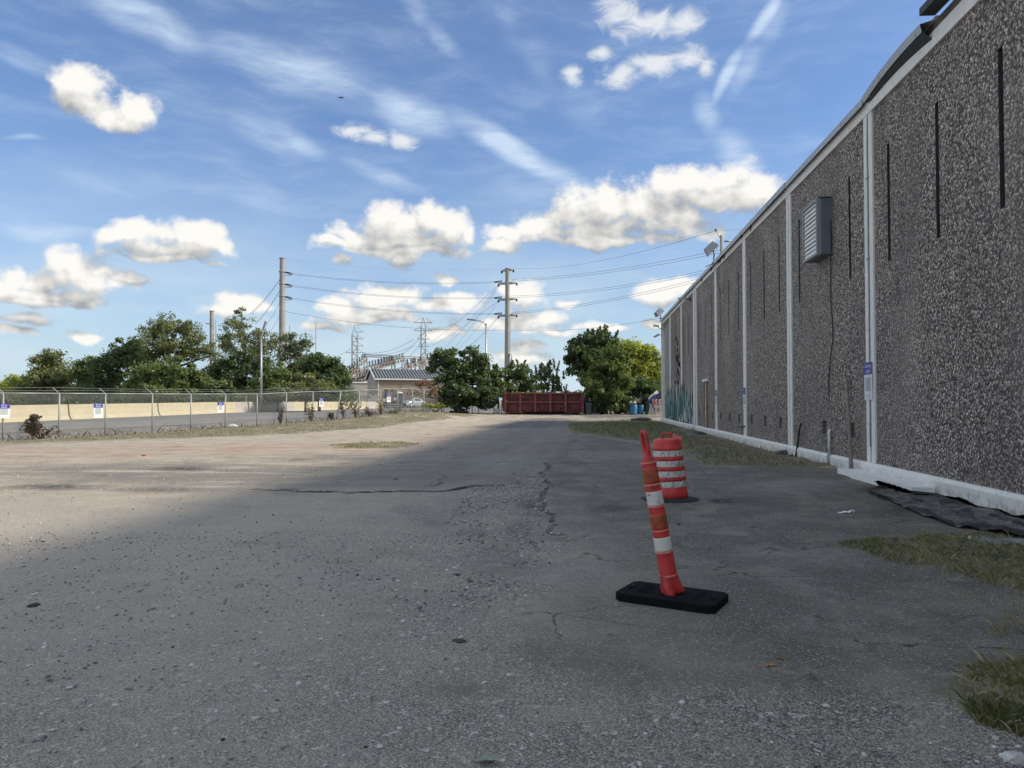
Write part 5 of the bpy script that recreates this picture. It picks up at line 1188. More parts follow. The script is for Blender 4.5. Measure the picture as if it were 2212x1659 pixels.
# ================================================================== beyond: dumpster, bins, back fence, car, substation, poles and lines
DRED = mat('dumpster red paint', (.20,.050,.048), .7, var=.25, vscale=2.0, dirt=((.10,.035,.030), .52, 3), bump=.15)
DDARK = mat('dumpster underside', (.03,.02,.025), .9)
def dumpster():
    D = 61; z0 = .47; cx_ = X(1175.8, D); w = 6.55; dp = 2.35; o = C(cx_, D, TZ(*C(cx_, D)[:2]))
    t = thing('roll_off_dumpster', 'long dark red roll off dumpster with ribbed side standing at the back of the lot', 'dumpster', o, YAW); hw = w/2; y0 = 0; top = 1.80; bot = .17
    DR2 = mat('shaded dirty dumpster panel', (.105,.030,.032), .8, var=.35, vscale=1.6, dirt=((.05,.02,.02), .5, 2.4))  # recess shade painted in: darker than the rib paint, blotches are dirt
    mb = MB(); mb.span((-hw+.02, .2, bot), (hw-.02, dp, bot+.12)); mb.span((-hw+.02, .2, bot), (hw-.02, .24, top-.08)); mb.span((-hw+.02, dp-.04, bot), (hw-.02, dp, top-.08)); mb.span((hw-.06, .16, bot), (hw-.02, dp, top-.08)); mb.span((-hw+.02, .16, bot), (-hw+.06, dp, top-.08))
    part('body', mb, DR2, t, True)
    for x in [-hw+.06, -hw+1.29, -hw+2.53, -hw+3.78, -hw+5.03, hw-.12]:
        mb = MB(); mb.span((x-.08, .0, bot+.03), (x+.08, .198, top-.10)); part('vertical_rib', mb, DRED, t, True)
    for k in range(5):
        xa = [-hw+.06, -hw+1.29, -hw+2.53, -hw+3.78, -hw+5.03, hw-.12]; mb = MB(); mb.span((xa[k]+.082, .035, .98), (xa[k+1]-.082, .197, 1.10)); part('side_rail', mb, DRED, t, True)
    mb = MB(); mb.span((-hw-.02, -.03, top-.098), (hw+.02, .14, top)); mb.span((-hw-.02, dp-.14, top-.098), (hw+.02, dp+.03, top)); mb.span((-hw-.02,.142,top-.098),(-hw+.12,dp-.142,top)); mb.span((hw-.12,.142,top-.098),(hw+.02,dp-.142,top)); part('top_rail', mb, DRED, t, True)
    mb = MB(); mb.span((-hw+.0, .0, bot-.02), (-hw+1.6, .13, bot+.03)); mb.span((hw-1.5, .0, bot-.02), (hw, .13, bot+.03)); part('sill', mb, DRED, t, True)
    mb = MB(); mb.span((-hw+.3, .5, .04), (hw-.3, .7, bot-.003)); mb.span((-hw+.3, dp-.7, .04), (hw-.3, dp-.5, bot-.003)); part('runner', mb, DDARK, t, True)
    for x in (-hw+.18, hw-1.05):
        mb = MB(); M = Matrix.Translation(Vector((x, .16, .10))) @ Matrix.Rotation(R(90), 4, 'X'); mb.lathe([(.10,-.1),(.10,.1)], 12, 0, M); wl = part('roller', mb, mat('rusty roller', (.12,.07,.055), .8), t, True)
    mb = MB(); mb.span((-hw-.16, .2, .25), (-hw-.022, dp-.2, top-.25)); mb.span((-hw-.2, .1, .55), (-hw-.162, .24, 1.5)); part('end_door', mb, DRED, t, True)
    for x, z in ((-hw+.16, 1.12), (-hw+3.72, 1.02), (-hw+5.0, .9), (-hw+2.75, .42)):
        mb = MB(); mb.box((x, -.035 if z > .5 else .1, z), (.05,.012,.09)); part('hook', mb, mat('hook pale', (.5,.45,.42)), t, True)
    r_ = random.Random(8)          # chalky unreadable scrawls
    mb = MB()
    for (xa, za, n) in ((-hw+1.5, 1.46, 9), (-hw+1.55, 1.36, 9), (-hw+2.72, 1.50, 9)):
        for k in range(n): mb.beam((xa+k*.07, .194, za+r_.uniform(-.04,.04)), (xa+k*.07+r_.uniform(-.04,.07), .194, za+r_.uniform(-.06,.06)), .004, .016, up=(0,1,0))
    part('chalk_scrawl', mb, mat('chalk', (.40,.30,.29), .9), t, True)
    g = np.random.default_rng(3); cs = np.column_stack([g.uniform(-hw+.1, hw-.1, 90), g.uniform(.2, dp-.1, 90), g.uniform(top-.25, top-.02, 90)])
    V, F = leaf_quads(cs, np.full(90, .22), 26, .09, 5); wm = t.matrix_basis if False else Matrix.Translation(t.location) @ Matrix.Rotation(YAW, 4, 'Z')
    V = np.array([tuple(wm @ Vector(v)) for v in V]); o2 = obj('brush_load', np_mesh('brush_load', V, F, F_OLIVE)); tag(o2, 'green yard cuttings heaped in the red dumpster', 'cuttings', None, 'stuff')
    for k, (x, s_) in enumerate(((1.25,.16),(1.05,.12),(-1.75,.05))):
        rock('rubbish_bag', wm @ Vector((x, .10, top+.02)), (s_*1.2, s_, s_*.7), WHITE2, ['white rubbish bag on the edge of the dumpster, larger one', 'white rubbish bag left of the larger one on the dumpster', 'small white scrap on the dumpster rim at left'][k], 'rubbish bag', 20+k)
dumpster()
def at(u, v, D): p = P(u, v, D); return Vector((p.x, p.y, TZ(p.x, p.y)))
# wheeled bins
def bin_(u0, u1, v0, v1, D, m, label, lid=None):
    b = at((u0+u1)/2, v1, D); w = (u1-u0)/FPX*D; h = (v1-v0)/FPX*D; t = thing('wheeled_bin', label, 'bin', b, YAW+.15, 'wheeled bins by the dumpster')
    mb = MB(); a, c = w*.40, w*.5; V = [(-a,-a,.06),(a,-a,.06),(a,a,.06),(-a,a,.06),(-c,-c,h*.92),(c,-c,h*.92),(c,c,h*.92),(-c,c,h*.92)]
    mb.add(V, [(0,1,2,3),(4,5,6,7),(0,1,5,4),(1,2,6,5),(2,3,7,6),(3,0,4,7)]); part('body', mb, m, t, True)
    mb = MB(); mb.span((-c-.03,-c-.04,h*.923), (c+.03,c+.03,h)); part('lid', mb, lid or m, t, True)
    for s in (-1, 1):
        mb = MB(); M = Matrix.Translation(Vector((s*a, a, .11))) @ Matrix.Rotation(R(90), 4, 'Y'); mb.lathe([(.11,-.03),(.11,.03)], 12, 0, M); part('wheel', mb, BLACK, t, True)
BING = mat('grey green bin plastic', (.13,.17,.17), .6); NAVY = mat('navy plastic', (.014,.018,.045), .5)
bin_(1263.5,1276,870,894.5,62, BING, 'grey green wheeled bin tucked behind the right end of the red dumpster', mat('pale blue lid', (.16,.25,.30), .6))
bin_(1284,1295,868.5,892.5,64, NAVY, 'navy wheeled bin right of the grey green one')
bin_(1275,1286,871,892.5,66, mat('dark green plastic', (.03,.06,.05), .5), 'dark green bin half hidden between the grey and navy bins')
b_ = at(1300, 892.5, 63); mb = MB(); mb.lathe([(.19,0),(.21,.55),(.2,.56)], 14, 0, Matrix.Translation(b_)); mb.lathe([(.215,.562),(.215,.60),(.15,.64)], 14, 1, Matrix.Translation(b_)); single('small_can', mb, [BLACK, mat('pale lid', (.5,.5,.47))], 'small black can with a pale rim right of the navy bin', 'can')
# navy canopy with a white notice
b_ = at(1277, 868, 67); t = thing('navy_container', 'navy blue container behind the bins', 'container', b_, YAW); mb = MB(); mb.span((-.75,0,0), (1.0,1.6,1.62)); part('body', mb, NAVY, t, True); mb = MB(); mb.span((-.8,-.05,1.623), (1.05,1.65,1.70)); part('lid', mb, NAVY, t, True)
c = P(1280, 862, 66.6); t = thing('notice_sign', 'white notice with dark eye like marks hung on the navy container', 'sign', c, YAW); mb = MB(); mb.box((0,0,0), (.60,.02,.34)); part('board', mb, SIGNW, t, True)
mb = MB(); mb.box((0,-.014,.02), (.24,.006,.05)); mb.lathe([(.05,-.004),(.05,.004)], 12, 0, Matrix.Translation(Vector((-.07,-.014,.08))) @ Matrix.Rotation(R(90),4,'X')); mb.lathe([(.05,-.004),(.05,.004)], 12, 0, Matrix.Translation(Vector((.07,-.014,.08))) @ Matrix.Rotation(R(90),4,'X')); mb.box((0,-.014,-.08), (.36,.006,.03)); part('printed_marks', mb, NAVY, t, True)
# blue barrels
BB = mat('blue barrel plastic', (.035,.16,.33), .45, var=.15, vscale=4, dirt=((.03,.09,.19), .55, 5))
for (u0, u1, v0, v1, D, lab) in ((1360.6,1375.7,873,894.8,61,'blue plastic barrel, left one of the pair'),(1376.5,1390.3,873.5,894,61.6,'blue plastic barrel with a dented rim, right one of the pair')):
    b_ = at((u0+u1)/2, v1, D); r = (u1-u0)/2/FPX*D; h = (v1-v0)/FPX*D; t = thing('blue_barrel', lab, 'barrel', b_, 0, 'blue barrels by the back fence')
    mb = MB(); mb.lathe([(r*.9,0),(r*.97,.03),(r,.1),(r,h*.33),(r*.96,h*.36),(r,h*.39),(r,h*.66),(r*.96,h*.69),(r,h*.72),(r,h*.93)], 24, 0, None); part('body', mb, BB, t, True)
    mb = MB(); mb.lathe([(r*1.05,h*.931),(r*1.06,h*.97),(r*1.02,h),(r*.9,h-.02),(r*.85,h-.08)], 24, 0, None, (lambda r_, z, th: r_*(1+.03*math.sin(3*th)))); part('rim', mb, BB, t, True)
for k, (x, z, s_, c_) in enumerate(((1363,870,.16,ROCKP),(1371,870,.18,mat('yellow scrap', (.45,.40,.2))),(1380,871,.15,BLACK))):
    rock('rubbish', P(x, z, 61.3), (s_, s_*.8, s_*1.1), c_, ['pale rubbish sticking out of the left blue barrel', 'yellowish rubbish between the blue barrels', 'black rubbish sticking out of the right blue barrel'][k], 'rubbish', 30+k)
b_ = at(1384.6, 889, 63.5); mb = MB(); mb.span((b_.x-.08,b_.y-.08,b_.z-.1), (b_.x+.08,b_.y+.08,P(1384,846,63.5).z)); single('wooden_post', mb, mat('pale timber', (.36,.35,.31), .85), 'pale square timber post behind the right blue barrel', 'post')
b_ = at(1339, 888, 63.2); mb = MB(); mb.tube([b_, P(1344,757,63.2)], .035, 6); single('metal_pole', mb, GALV, 'thin pale metal pole rising through the trees left of the blue barrels', 'pole')
# stack of red and white barricades, banner and container by the corner
BW = mat('barricade white', (.62,.60,.57), .6, var=.08, vscale=9, dirt=((.35,.32,.28),.55,6)); BR = mat('barricade red', (.42,.06,.045), .6)
ctr = P(1421, 880, 61.5)
for k in range(5):
    z = TZ(ctr.x, ctr.y)+.02+k*.255; t = thing('barricade', ['lowest plain board of the red and white barricade stack','red striped barricade second from the ground','faded barricade in the middle of the stack','red striped barricade below the top one','topmost barricade of the red and white stack'][k], 'barricade', (ctr.x+.02*math.sin(k*3), ctr.y, z), YAW+.05*math.sin(k*2), 'stacked barricades by the warehouse corner')
    mb = MB(); mb.span((-.45,-.03,0), (.45,.03,.235)); part('board', mb, BW, t, True)
    if k in (1, 3, 4):
        for q in range(3):
            x = -.42+q*.3; mb = MB(); mb.prism([Vector((x,-.034,.004)), Vector((x+.14,-.034,.004)), Vector((x+.26,-.034,.231)), Vector((x+.12,-.034,.231))], (0,0,0), (0,.003,0)); part('stripe', mb, BR, t, True)
    mb = MB(); mb.span((.12,-.075,-.02), (.20,-.036,.24)); part('leg', mb, BW, t, True)
b_ = at(1421, 880, 64.5); mb = MB(); o_ = P(1421, 846.5, 64.5); mb.span((b_.x-.42,b_.y,b_.z), (b_.x+1.6,b_.y+1.2,P(1421,835,64.5).z)); single('red_container', mb, mat('pinkish red metal', (.42,.10,.12), .6), 'pinkish red container behind the barricade stack', 'container')
def banner():
    D = 61.2; mb = MB(); A = [P(1419,843,D), P(1413,848,D-.1), P(1406,853,D), P(1399.5,861,D+.1)]; B = [P(1430,858,D), P(1424,856,D+.1), P(1414,860,D), P(1404,866,D)]
    q = [(A, .0, .42, 0), (A, .42, 1.0, 1)]
    for (_, f0, f1, mi) in q: ribbon(mb, [a.lerp(b, f0) for a, b in zip(A, B)], [a.lerp(b, f1) for a, b in zip(A, B)], .01, mi)
    t = thing('banner', 'crumpled blue and white banner hanging over dark tarpaulin by the warehouse corner', 'banner', P(1412,866,D)); part('cloth', mb, [SIGNW, BLUE], t)
    mb = MB(); 
    for k in range(4): p = A[1].lerp(B[1], .7).lerp(A[3].lerp(B[3], .6), k/4+.05)-FH*.03; mb.beam(p, p+RT*.12+Vector((0,0,-.22)), .012, .09, up=tuple(FH))
    part('lettering', mb, SIGNW, t)
    mb = MB(); top = [P(u, v, 61.6) for u, v in ((1396,868),(1402,862),(1410,858),(1416,860))]; bot = [Vector((*P(u, 892, D_)[:2], TZ(*P(u,892,D_)[:2]))) for u, D_ in ((1393,61.3),(1400,61.0),(1409,61.2),(1417,61.5))]
    mid = [a.lerp(b, .5)+RT*.1*math.sin(i*2) for i, (a, b) in enumerate(zip(top, bot))]; ribbon(mb, top, mid, .02); ribbon(mb, mid, bot, .02); single('tarpaulin', mb, mat('dark teal tarpaulin', (.02,.035,.045), .6), 'dark tarpaulin drape under the blue and white banner', 'tarpaulin')
banner()
# back fence with gate
def back_fence():
    us = [959, 981, 1001, 1020, 1034, 1066, 1084, 1262, 1288, 1318, 1355, 1394]; D = 63.3; Bs = [at(u, 889, D) for u in us]
    t = thing('back_fence', 'chain link fence at the back of the lot, overgrown left of the dumpster', 'fence', Bs[4]); pm = mat('green grey fence pipe', (.22,.26,.24), .6)
    for k, b in enumerate(Bs):
        mb = MB(); mb.tube([b-Vector((0,0,.1)), b+Vector((0,0,1.75 if k not in (5,6) else 1.2))], .035, 7); part('post', mb, pm, t)
    for a, b, h in ((0,4,1.75),(5,6,1.1),(7,11,1.72)):
        for k in range(a, b): mb = MB(); mb.tube([Bs[k]+Vector((0,0,h)), Bs[k+1]+Vector((0,0,h))], .025, 6); part('top_rail', mb, pm, t)
    V, F = chainlink(Bs, None, .11, .004); o = obj('wire_mesh', np_mesh('wire_mesh', V-np.array(wloc(t)), F, pm), t); o['kind'] = 'stuff'
back_fence()
c = P(1073.5, 886.8, 62.9); mb = MB(); mb.box(c, (.62,.03,.33), rotz(YAW)); single('notice_sign', mb, SIGNW, 'small white notice low on the gate left of the dumpster', 'sign')
def tyre(c, lab, k):
    mb = MB(); M = Matrix.Translation(c); pr = [(.20+.11*math.cos(a), .10+.10*math.sin(a)) for a in [i*math.pi/4 for i in range(9)]]; mb.lathe(pr, 20, 0, M, cap=False)
    single('tyre', mb, RUBBER, lab, 'tyre', 'tyres by the back fence')
c0 = at(991, 889, 61.5)
for k, (dx, z, lab) in enumerate(((0,0,'black tyre at the left of the heap under the vines'),(.55,0,'black tyre in the middle of the heap under the vines'),(.28,.2,'black tyre lying on top of the other two'),(-.5,.02,'black tyre lying apart at the left of the heap'))): tyre(c0+RT*dx+Vector((0,0,z)), lab, k)
for k, (u, v, w_, h_, D, lab) in enumerate(((1352,860,.9,.7,75,'pale parked trailer seen through the back fence, left one'),(1372,860,1.0,.6,72,'cream crate seen through the back fence behind the blue barrels'))):
    b_ = at(u, 880, D); mb = MB(); mb.span((b_.x-w_,b_.y,b_.z+.7), (b_.x+w_,b_.y+1,b_.z+1.9)); mb.span((b_.x-w_,b_.y+.1,b_.z), (b_.x-w_+.15,b_.y+.9,b_.z+.7)); mb.span((b_.x+w_-.15,b_.y+.1,b_.z), (b_.x+w_,b_.y+.9,b_.z+.7)); single('trailer', mb, mat('pale trailer', (.55,.52,.45), .7), lab, 'trailer')
# ---- silver car
def car():
    b = at(892, 880.5, 111); b.z = float(1.5-(880.5-868)/FPX*111); ang_ = YAW+math.pi+R(57)   # nose towards the lower left
    t = thing('parked_car', 'silver sedan parked on the street behind the fence', 'car', b, ang_); paint = mat('silver paint', (.42,.47,.48), .28, .5, var=.03); glass = mat('car glass', (.03,.05,.055), .08, spec=.8)
    st = [(-2.2,.55,.45,.72,.72,.60),(-2.1,.72,.24,.92,.94,.70),(-1.5,.84,.22,.98,1.02,.76),(-1.0,.86,.22,.99,1.30,.66),(-.4,.86,.22,.98,1.44,.60),(.3,.86,.22,.96,1.44,.59),(.9,.86,.22,.94,1.15,.64),(1.25,.86,.22,.93,.95,.74),(1.8,.83,.22,.84,.86,.72),(2.15,.72,.26,.66,.68,.62),(2.25,.55,.40,.55,.56,.5)]
    mb = MB(); V = []; n = 10
    for (x, w, zb, zm, zt, wt) in st: V += [(x,-w*.9,zb),(x,-w,zb+.2),(x,-w,zm-.1),(x,-w*.95,zm),(x,-wt,zt),(x,wt,zt),(x,w*.95,zm),(x,w,zm-.1),(x,w,zb+.2),(x,w*.9,zb)]
    F = [(i*n+k, i*n+(k+1)%n, (i+1)*n+(k+1)%n, (i+1)*n+k) for i in range(len(st)-1) for k in range(n)]+[tuple(range(n)), tuple((len(st)-1)*n+k for k in range(n))]
    mb.add(V, F, 0, False); part('body', mb, paint, t, True)
    for s in (-1, 1):
        for (x0, x1, a0, a1) in ((-.95,-.38,1.24,1.38),(-.32,.28,1.38,1.38),(.34,.80,1.36,1.14)):
            mb = MB(); mb.add([(x0,s*.835,1.01),(x1,s*.835,.99),(x1,s*.665,a1),(x0,s*.665,a0)], [(0,1,2,3)]); part('side_window', mb, glass, t, True)
        for x in (-1.35, 1.42):
            mb = MB(); M = Matrix.Translation(Vector((x, s*.80, .33))) @ Matrix.Rotation(R(90), 4, 'X'); mb.lathe([(.20,-.11),(.33,-.11),(.33,.11),(.20,.11)], 20, 0, M); wv = part('wheel', mb, BLACK, t, True)
            mb = MB(); mb.lathe([(.03,-.118),(.21,-.118),(.21,.118),(.03,.118)], 12, 0, M); part('rim', mb, mat('alloy rim', (.5,.5,.5), .35, .5), wv, True)
        mb = MB(); mb.box((2.12, s*.56, .66), (.16,.28,.13), rotz(-s*.3)); part('headlight', mb, mat('headlight glass', (.6,.62,.62), .1), t, True)
        mb = MB(); mb.box((.72, s*.95, 1.02), (.12,.16,.11)); part('mirror', mb, paint, t, True)
    mb = MB(); mb.add([(1.22,-.72,.965),(1.22,.72,.965),(.36,.58,1.452),(.36,-.58,1.452)], [(0,1,2,3)]); part('windscreen', mb, glass, t, True)
    mb = MB(); mb.add([(-1.45,-.70,1.06),(-1.45,.70,1.06),(-.48,.58,1.445),(-.48,-.58,1.445)], [(0,1,2,3)]); part('rear_window', mb, glass, t, True)
    mb = MB(); mb.box((2.24,0,.50), (.04,.8,.14)); part('grille', mb, BLACK, t, True); mb = MB(); mb.box((2.235,0,.34), (.06,1.2,.10)); part('bumper_intake', mb, BLACK, t, True)
    mb = MB(); mb.box((2.27,0,.42), (.02,.3,.1)); part('number_plate', mb, mat('plate orange', (.5,.3,.12)), t, True)
car()
# ---- metal shed of the substation
def shed():
    a = Vector((math.cos(R(19)), math.sin(R(19)), 0)); D = 115; org = at(812, 878, D); org.z = .45; rot = YAW+R(19)
    t = thing('metal_shed', 'tan corrugated metal building with a grey ribbed roof behind the fence', 'building', org, rot); L, Dp, he, hr = 13.5, 9.5, 4.75, 6.25
    tan = mat('tan metal wall', (.50,.385,.28), .7, var=.06, vscale=.6); tan2 = mat('tan gable wall', (.36,.33,.30), .8, var=.05); seam = mat('wall rib tan', (.34,.25,.19), .8); roofg = mat('ribbed roof', (.03,.038,.04), .8); rib = mat('roof rib', (.22,.245,.25), .7, .1)
    mb = MB(); mb.add([(0,0,0),(L,0,0),(L,Dp,0),(0,Dp,0),(0,0,he),(L,0,he),(L,Dp,he),(0,Dp,he),(0,Dp/2,hr),(L,Dp/2,hr)], [(0,1,5,4),(2,3,7,6),(0,4,8,7,3),(1,2,6,9,5)]); part('wall', mb, tan, t, True)
    mb = MB(); mb.add([(-.02,.15,.0),(-.02,Dp-.15,.0),(-.02,Dp-.15,he),(-.02,Dp/2,hr-.1),(-.02,.15,he),(-.01,.15,.0),(-.01,Dp-.15,.0),(-.01,Dp-.15,he),(-.01,Dp/2,hr-.1),(-.01,.15,he)], [(0,1,2,3,4),(5,6,7,8,9)]); part('gable_cladding', mb, tan2, t, True)
    me = None
    for k in range(44):
        if me is None:
            m_ = MB(); m_.span((0,-.055,0), (.12,-.001,he-.02)); me = mesh_of('wall_rib', m_, seam)
        obj('wall_rib', me, t, (.15+k*.305, 0, 0))
    mb = MB(); 
    for s in (0, 1):
        y0, y1 = (-.35, Dp/2) if s == 0 else (Dp+.35, Dp/2); z0 = he-.35*(hr-he)/(Dp/2)
        mb.add([(-.3,y0,z0),(L+.3,y0,z0),(L+.3,y1,hr),(-.3,y1,hr),(-.3,y0,z0+.1),(L+.3,y0,z0+.1),(L+.3,y1,hr+.1),(-.3,y1,hr+.1)], [(0,1,2,3),(4,5,6,7),(0,1,5,4),(3,2,6,7),(0,3,7,4),(1,2,6,5)])
    rf = part('roof', mb, roofg, t, True); me = None
    sl = math.hypot(Dp/2+.35, hr-he+.11)
    for k in range(31):
        if me is None:
            m_ = MB(); m_.beam((0,-.33,he-.02), (0,Dp/2,hr+.13), .16, .09); me = mesh_of('roof_rib', m_, rib)
        obj('roof_rib', me, rf, (-.2+k*.465, 0, 0))
    wt = mat('white trim', (.72,.72,.70), .6)
    mb = MB(); mb.span((-.32,-.52,he-.28), (L+.32,-.36,he-.06)); part('gutter', mb, wt, t, True)
    mb = MB(); mb.beam((-.34,-.36,he-.03), (-.34,Dp/2,hr+.16), .08, .16); mb.beam((-.34,Dp+.36,he-.03), (-.34,Dp/2,hr+.16), .08, .16); part('barge_board', mb, wt, t, True)
    mb = MB(); mb.span((.28,-.17,0), (.42,-.06,he-.3)); part('downspout', mb, wt, t, True)
    mb = MB(); mb.span((-.045,5.2,0), (-.022,6.3,2.7)); part('door', mb, mat('dark door', (.04,.045,.05)), t, True)
    org2 = at(775, 878, 132); org2.z = .45; t2 = thing('annexe_building', 'small plain grey tan block left of the metal shed', 'building', org2, rot+.0)
    mb = MB(); mb.span((-1.0,0,0), (1.9,6,4.4)); part('wall', mb, tan2, t2, True); mb = MB(); mb.span((-1.15,-.15,4.403), (2.0,6.1,4.6)); part('roof', mb, wt, t2, True)
    b = at(861.5, 878, 109); t3 = thing('portable_toilet', 'grey portable toilet with a white roof in front of the shed', 'portable toilet', b, YAW); mb = MB(); mb.span((-.58,0,.1), (.58,1.1,2.15)); part('cabin', mb, mat('toilet grey', (.12,.14,.15), .6), t3, True)
    mb = MB(); mb.lathe([(.72,2.153),(.72,2.22),(.45,2.38),(.1,2.45)], 4, 0, Matrix.Translation(Vector((0,.55,0))) @ Matrix.Rotation(R(45),4,'Z')); part('roof', mb, mat('toilet roof', (.75,.75,.7), .6), t3, True); mb = MB(); mb.span((-.4,-.02,.2), (.4,-.001,2.0)); part('door', mb, mat('toilet door', (.15,.17,.18), .6), t3, True)
shed()
mb = MB(); b = at(834.5, 876, 108); mb.tube([b, b+Vector((0,0,2.5))], .22, 10); mb.box(b+Vector((0,0,2.6)), (.55,.5,.35)); single('dark_kiosk', mb, mat('dark kiosk', (.04,.04,.06)), 'dark round kiosk left of the portable toilet', 'kiosk')
# substation fence with placards
def sub_fence():
    pts = [at(u, 876, D) for u, D in ((640,99),(668,101),(700,103),(722,104.5),(748,106),(775,107),(806,108),(830,108.5),(850,109.5),(880,112),(920,115),(965,118))]
    t = thing('substation_fence', 'dark security fence in front of the substation', 'fence', pts[4]); m_ = mat('dark fence', (.035,.04,.05), .7)
    for p in pts: mb = MB(); mb.tube([p, p+Vector((0,0,2.6))], .09, 6); part('post', mb, m_, t)
    for p, q in zip(pts[:-1], pts[1:]):
        mb = MB(); mb.tube([p+Vector((0,0,2.4)), q+Vector((0,0,2.4))], .04, 5); part('top_rail', mb, m_, t)
    V, F = chainlink([p+Vector((0,0,.1)) for p in pts], None, .16, .016); V[:, 2] = V[:, 2]*1.0; o = obj('wire_mesh', np_mesh('wire_mesh', V-np.array(wloc(t)), F, m_), t); o['kind'] = 'stuff'
    for k, (u, v, w_, h_, lab) in enumerate(((751.5,861,.42,.5,'white placard on the substation fence, leftmost'),(769.5,863.5,.42,.42,'white placard right of the leftmost one'),(783.5,864,.42,.42,'white placard left of the gable end of the shed'),(797.5,863.8,.38,.42,'small white placard directly left of the cream panel'),(815.8,864.3,.4,.42,'pale placard directly right of the cream panel'),(830.5,864.3,.4,.42,'white placard left of the portable toilet'),(853,861.8,.4,.42,'white placard on the corner of the portable toilet'),(799,854,.3,.35,'small white placard hung high before the shed door'))):
        mb = MB(); mb.box(P(u, v, 103), (w_,.02,h_), rotz(YAW)); single('placard', mb, SIGNW, lab, 'placard', 'white placards on the substation fence')
    mb = MB(); mb.box(P(808, 861.8, 103), (1.0,.03,1.05), rotz(YAW)); single('notice_board', mb, mat('cream panel', (.66,.62,.44), .7), 'larger cream notice panel among the white placards', 'sign')
sub_fence()
# ---- substation steelwork
STEEL = mat('rusty steel', (.30,.235,.20), .75, .1, var=.2, vscale=2); STEELG = mat('pale steel', (.42,.41,.38), .6, .2, var=.1, vscale=2); PORC = mat('brown porcelain', (.055,.045,.05), .35)
def lattice(mb, a, b, w, bays, leg=.06, mi=0):
    a = Vector(a); b = Vector(b); d = (b-a).normalized(); s = (d.cross(Vector((0,0,1))) if abs(d.z) < .9 else RT.copy()).normalized(); u_ = s.cross(d).normalized()
    cs = [s*x*w/2+u_*y*w/2 for x in (-1,1) for y in (-1,1)]
    for c in cs: mb.beam(a+c, b+c, leg, leg, mi)
    for k in range(bays):
        p = a.lerp(b, k/bays); q = a.lerp(b, (k+1)/bays)
        for i, j in ((0,1),(0,2),(3,1),(3,2)): mb.beam(p+cs[i], q+cs[j], leg*.7, leg*.7, mi) if (k+i) % 2 == 0 else mb.beam(p+cs[j], q+cs[i], leg*.7, leg*.7, mi)
def insul_me(h=.8, r=.16):
    mb = MB(); n = 5; pr = []
    for k in range(n): z = h*k/n; pr += [(.05,z),(r,z+h/n*.35),(r*.8,z+h/n*.6),(.05,z+h/n*.8)]
    mb.lathe(pr, 8); return mesh_of('insulator', mb, PORC)
INS = insul_me(1.15, .27)
frames = [((752,806),(790,776),160,'left gantry with paired insulators climbing to the right', 7),((745,812),(775,800),150,'low left gantry behind the dark tree', 4),((795,797),(850,783),150,'gantry with a dense row of insulators left of centre', 9),((815,793),(872,777),156,'gantry above the shed roof with two rows of insulators', 9),((872,794),(930,779),150,'rusty gantry right of the insulator rows', 4),((775,826),(800,812),140,'low gantry standing beside the gable of the shed', 5),((745,840),(788,828),136,'lower bus frame left of the grey tan block', 7),((885,788),(945,786),165,'pale gantry behind the right end of the shed roof', 5)]
for i, (p0, p1, D, lab, ni) in enumerate(frames):
    a = P(*p0, D); b = P(*p1, D+6); t = thing('substation_gantry', lab, 'gantry', Vector((a.x, a.y, .5)), 0, 'steel gantries of the substation'); st = STEEL if i % 3 else STEELG
    for p in (a, b): mb = MB(); lattice(mb, (p.x, p.y, .5), p, .7, 8, .09); part('column', mb, st, t)
    mb = MB(); lattice(mb, a, b, .8, 8, .09); part('beam', mb, st, t)
    m2 = a+(b-a)*0+Vector((0,0,-1.9)); mb = MB(); lattice(mb, m2, b+Vector((0,0,-1.9)), .6, 9, .08); part('lower_beam', mb, STEEL, t)
    mb = MB()
    for q in range(3): mb.beam(a+Vector((0,0,-3.2-q*1.1)), b+Vector((0,0,-3.2-q*1.1)), .10, .16)
    for q in range(9): p = a.lerp(b, (q+.5)/9); mb.beam(p+Vector((0,0,-1.9)), p+Vector((0,0,-5.6)), .10, .10)
    part('bus_frame', mb, STEELG if i % 2 else STEEL, t)
    for q in range(ni):
        p = a.lerp(b, (q+.5)/ni)+Vector((0,0,.42)); obj('insulator', INS, t, p-wloc(t)); obj('insulator', INS, t, p-wloc(t)+FH*2.2+Vector((0,0,-.7)))
mb = MB()
for k, (u, v0) in enumerate(((880,777),(888,775),(897,772),(906,770),(914,768))): p = P(u, 800, 160); mb2 = MB(); mb2.beam(Vector((p.x,p.y,.5)), P(u, v0, 160), .28, .28); single('bus_post', mb2, STEELG, 'pale bus post behind the shed roof, '+['leftmost of its row','second from the left','middle one of its row','second from the right','rightmost of its row'][k], 'post', 'pale bus posts behind the shed roof')
for (ua, va, ub, vb) in ((782,766,940,772),(782,770,940,776)):
    mb = MB(); mb.tube([P(ua, va, 158), P(ub, vb, 160)], .11, 6); single('bus_bar', mb, STEELG, 'pale horizontal bus tube above the shed roof, %s one' % ('upper' if va == 766 else 'lower'), 'bus bar', 'bus tubes over the substation')
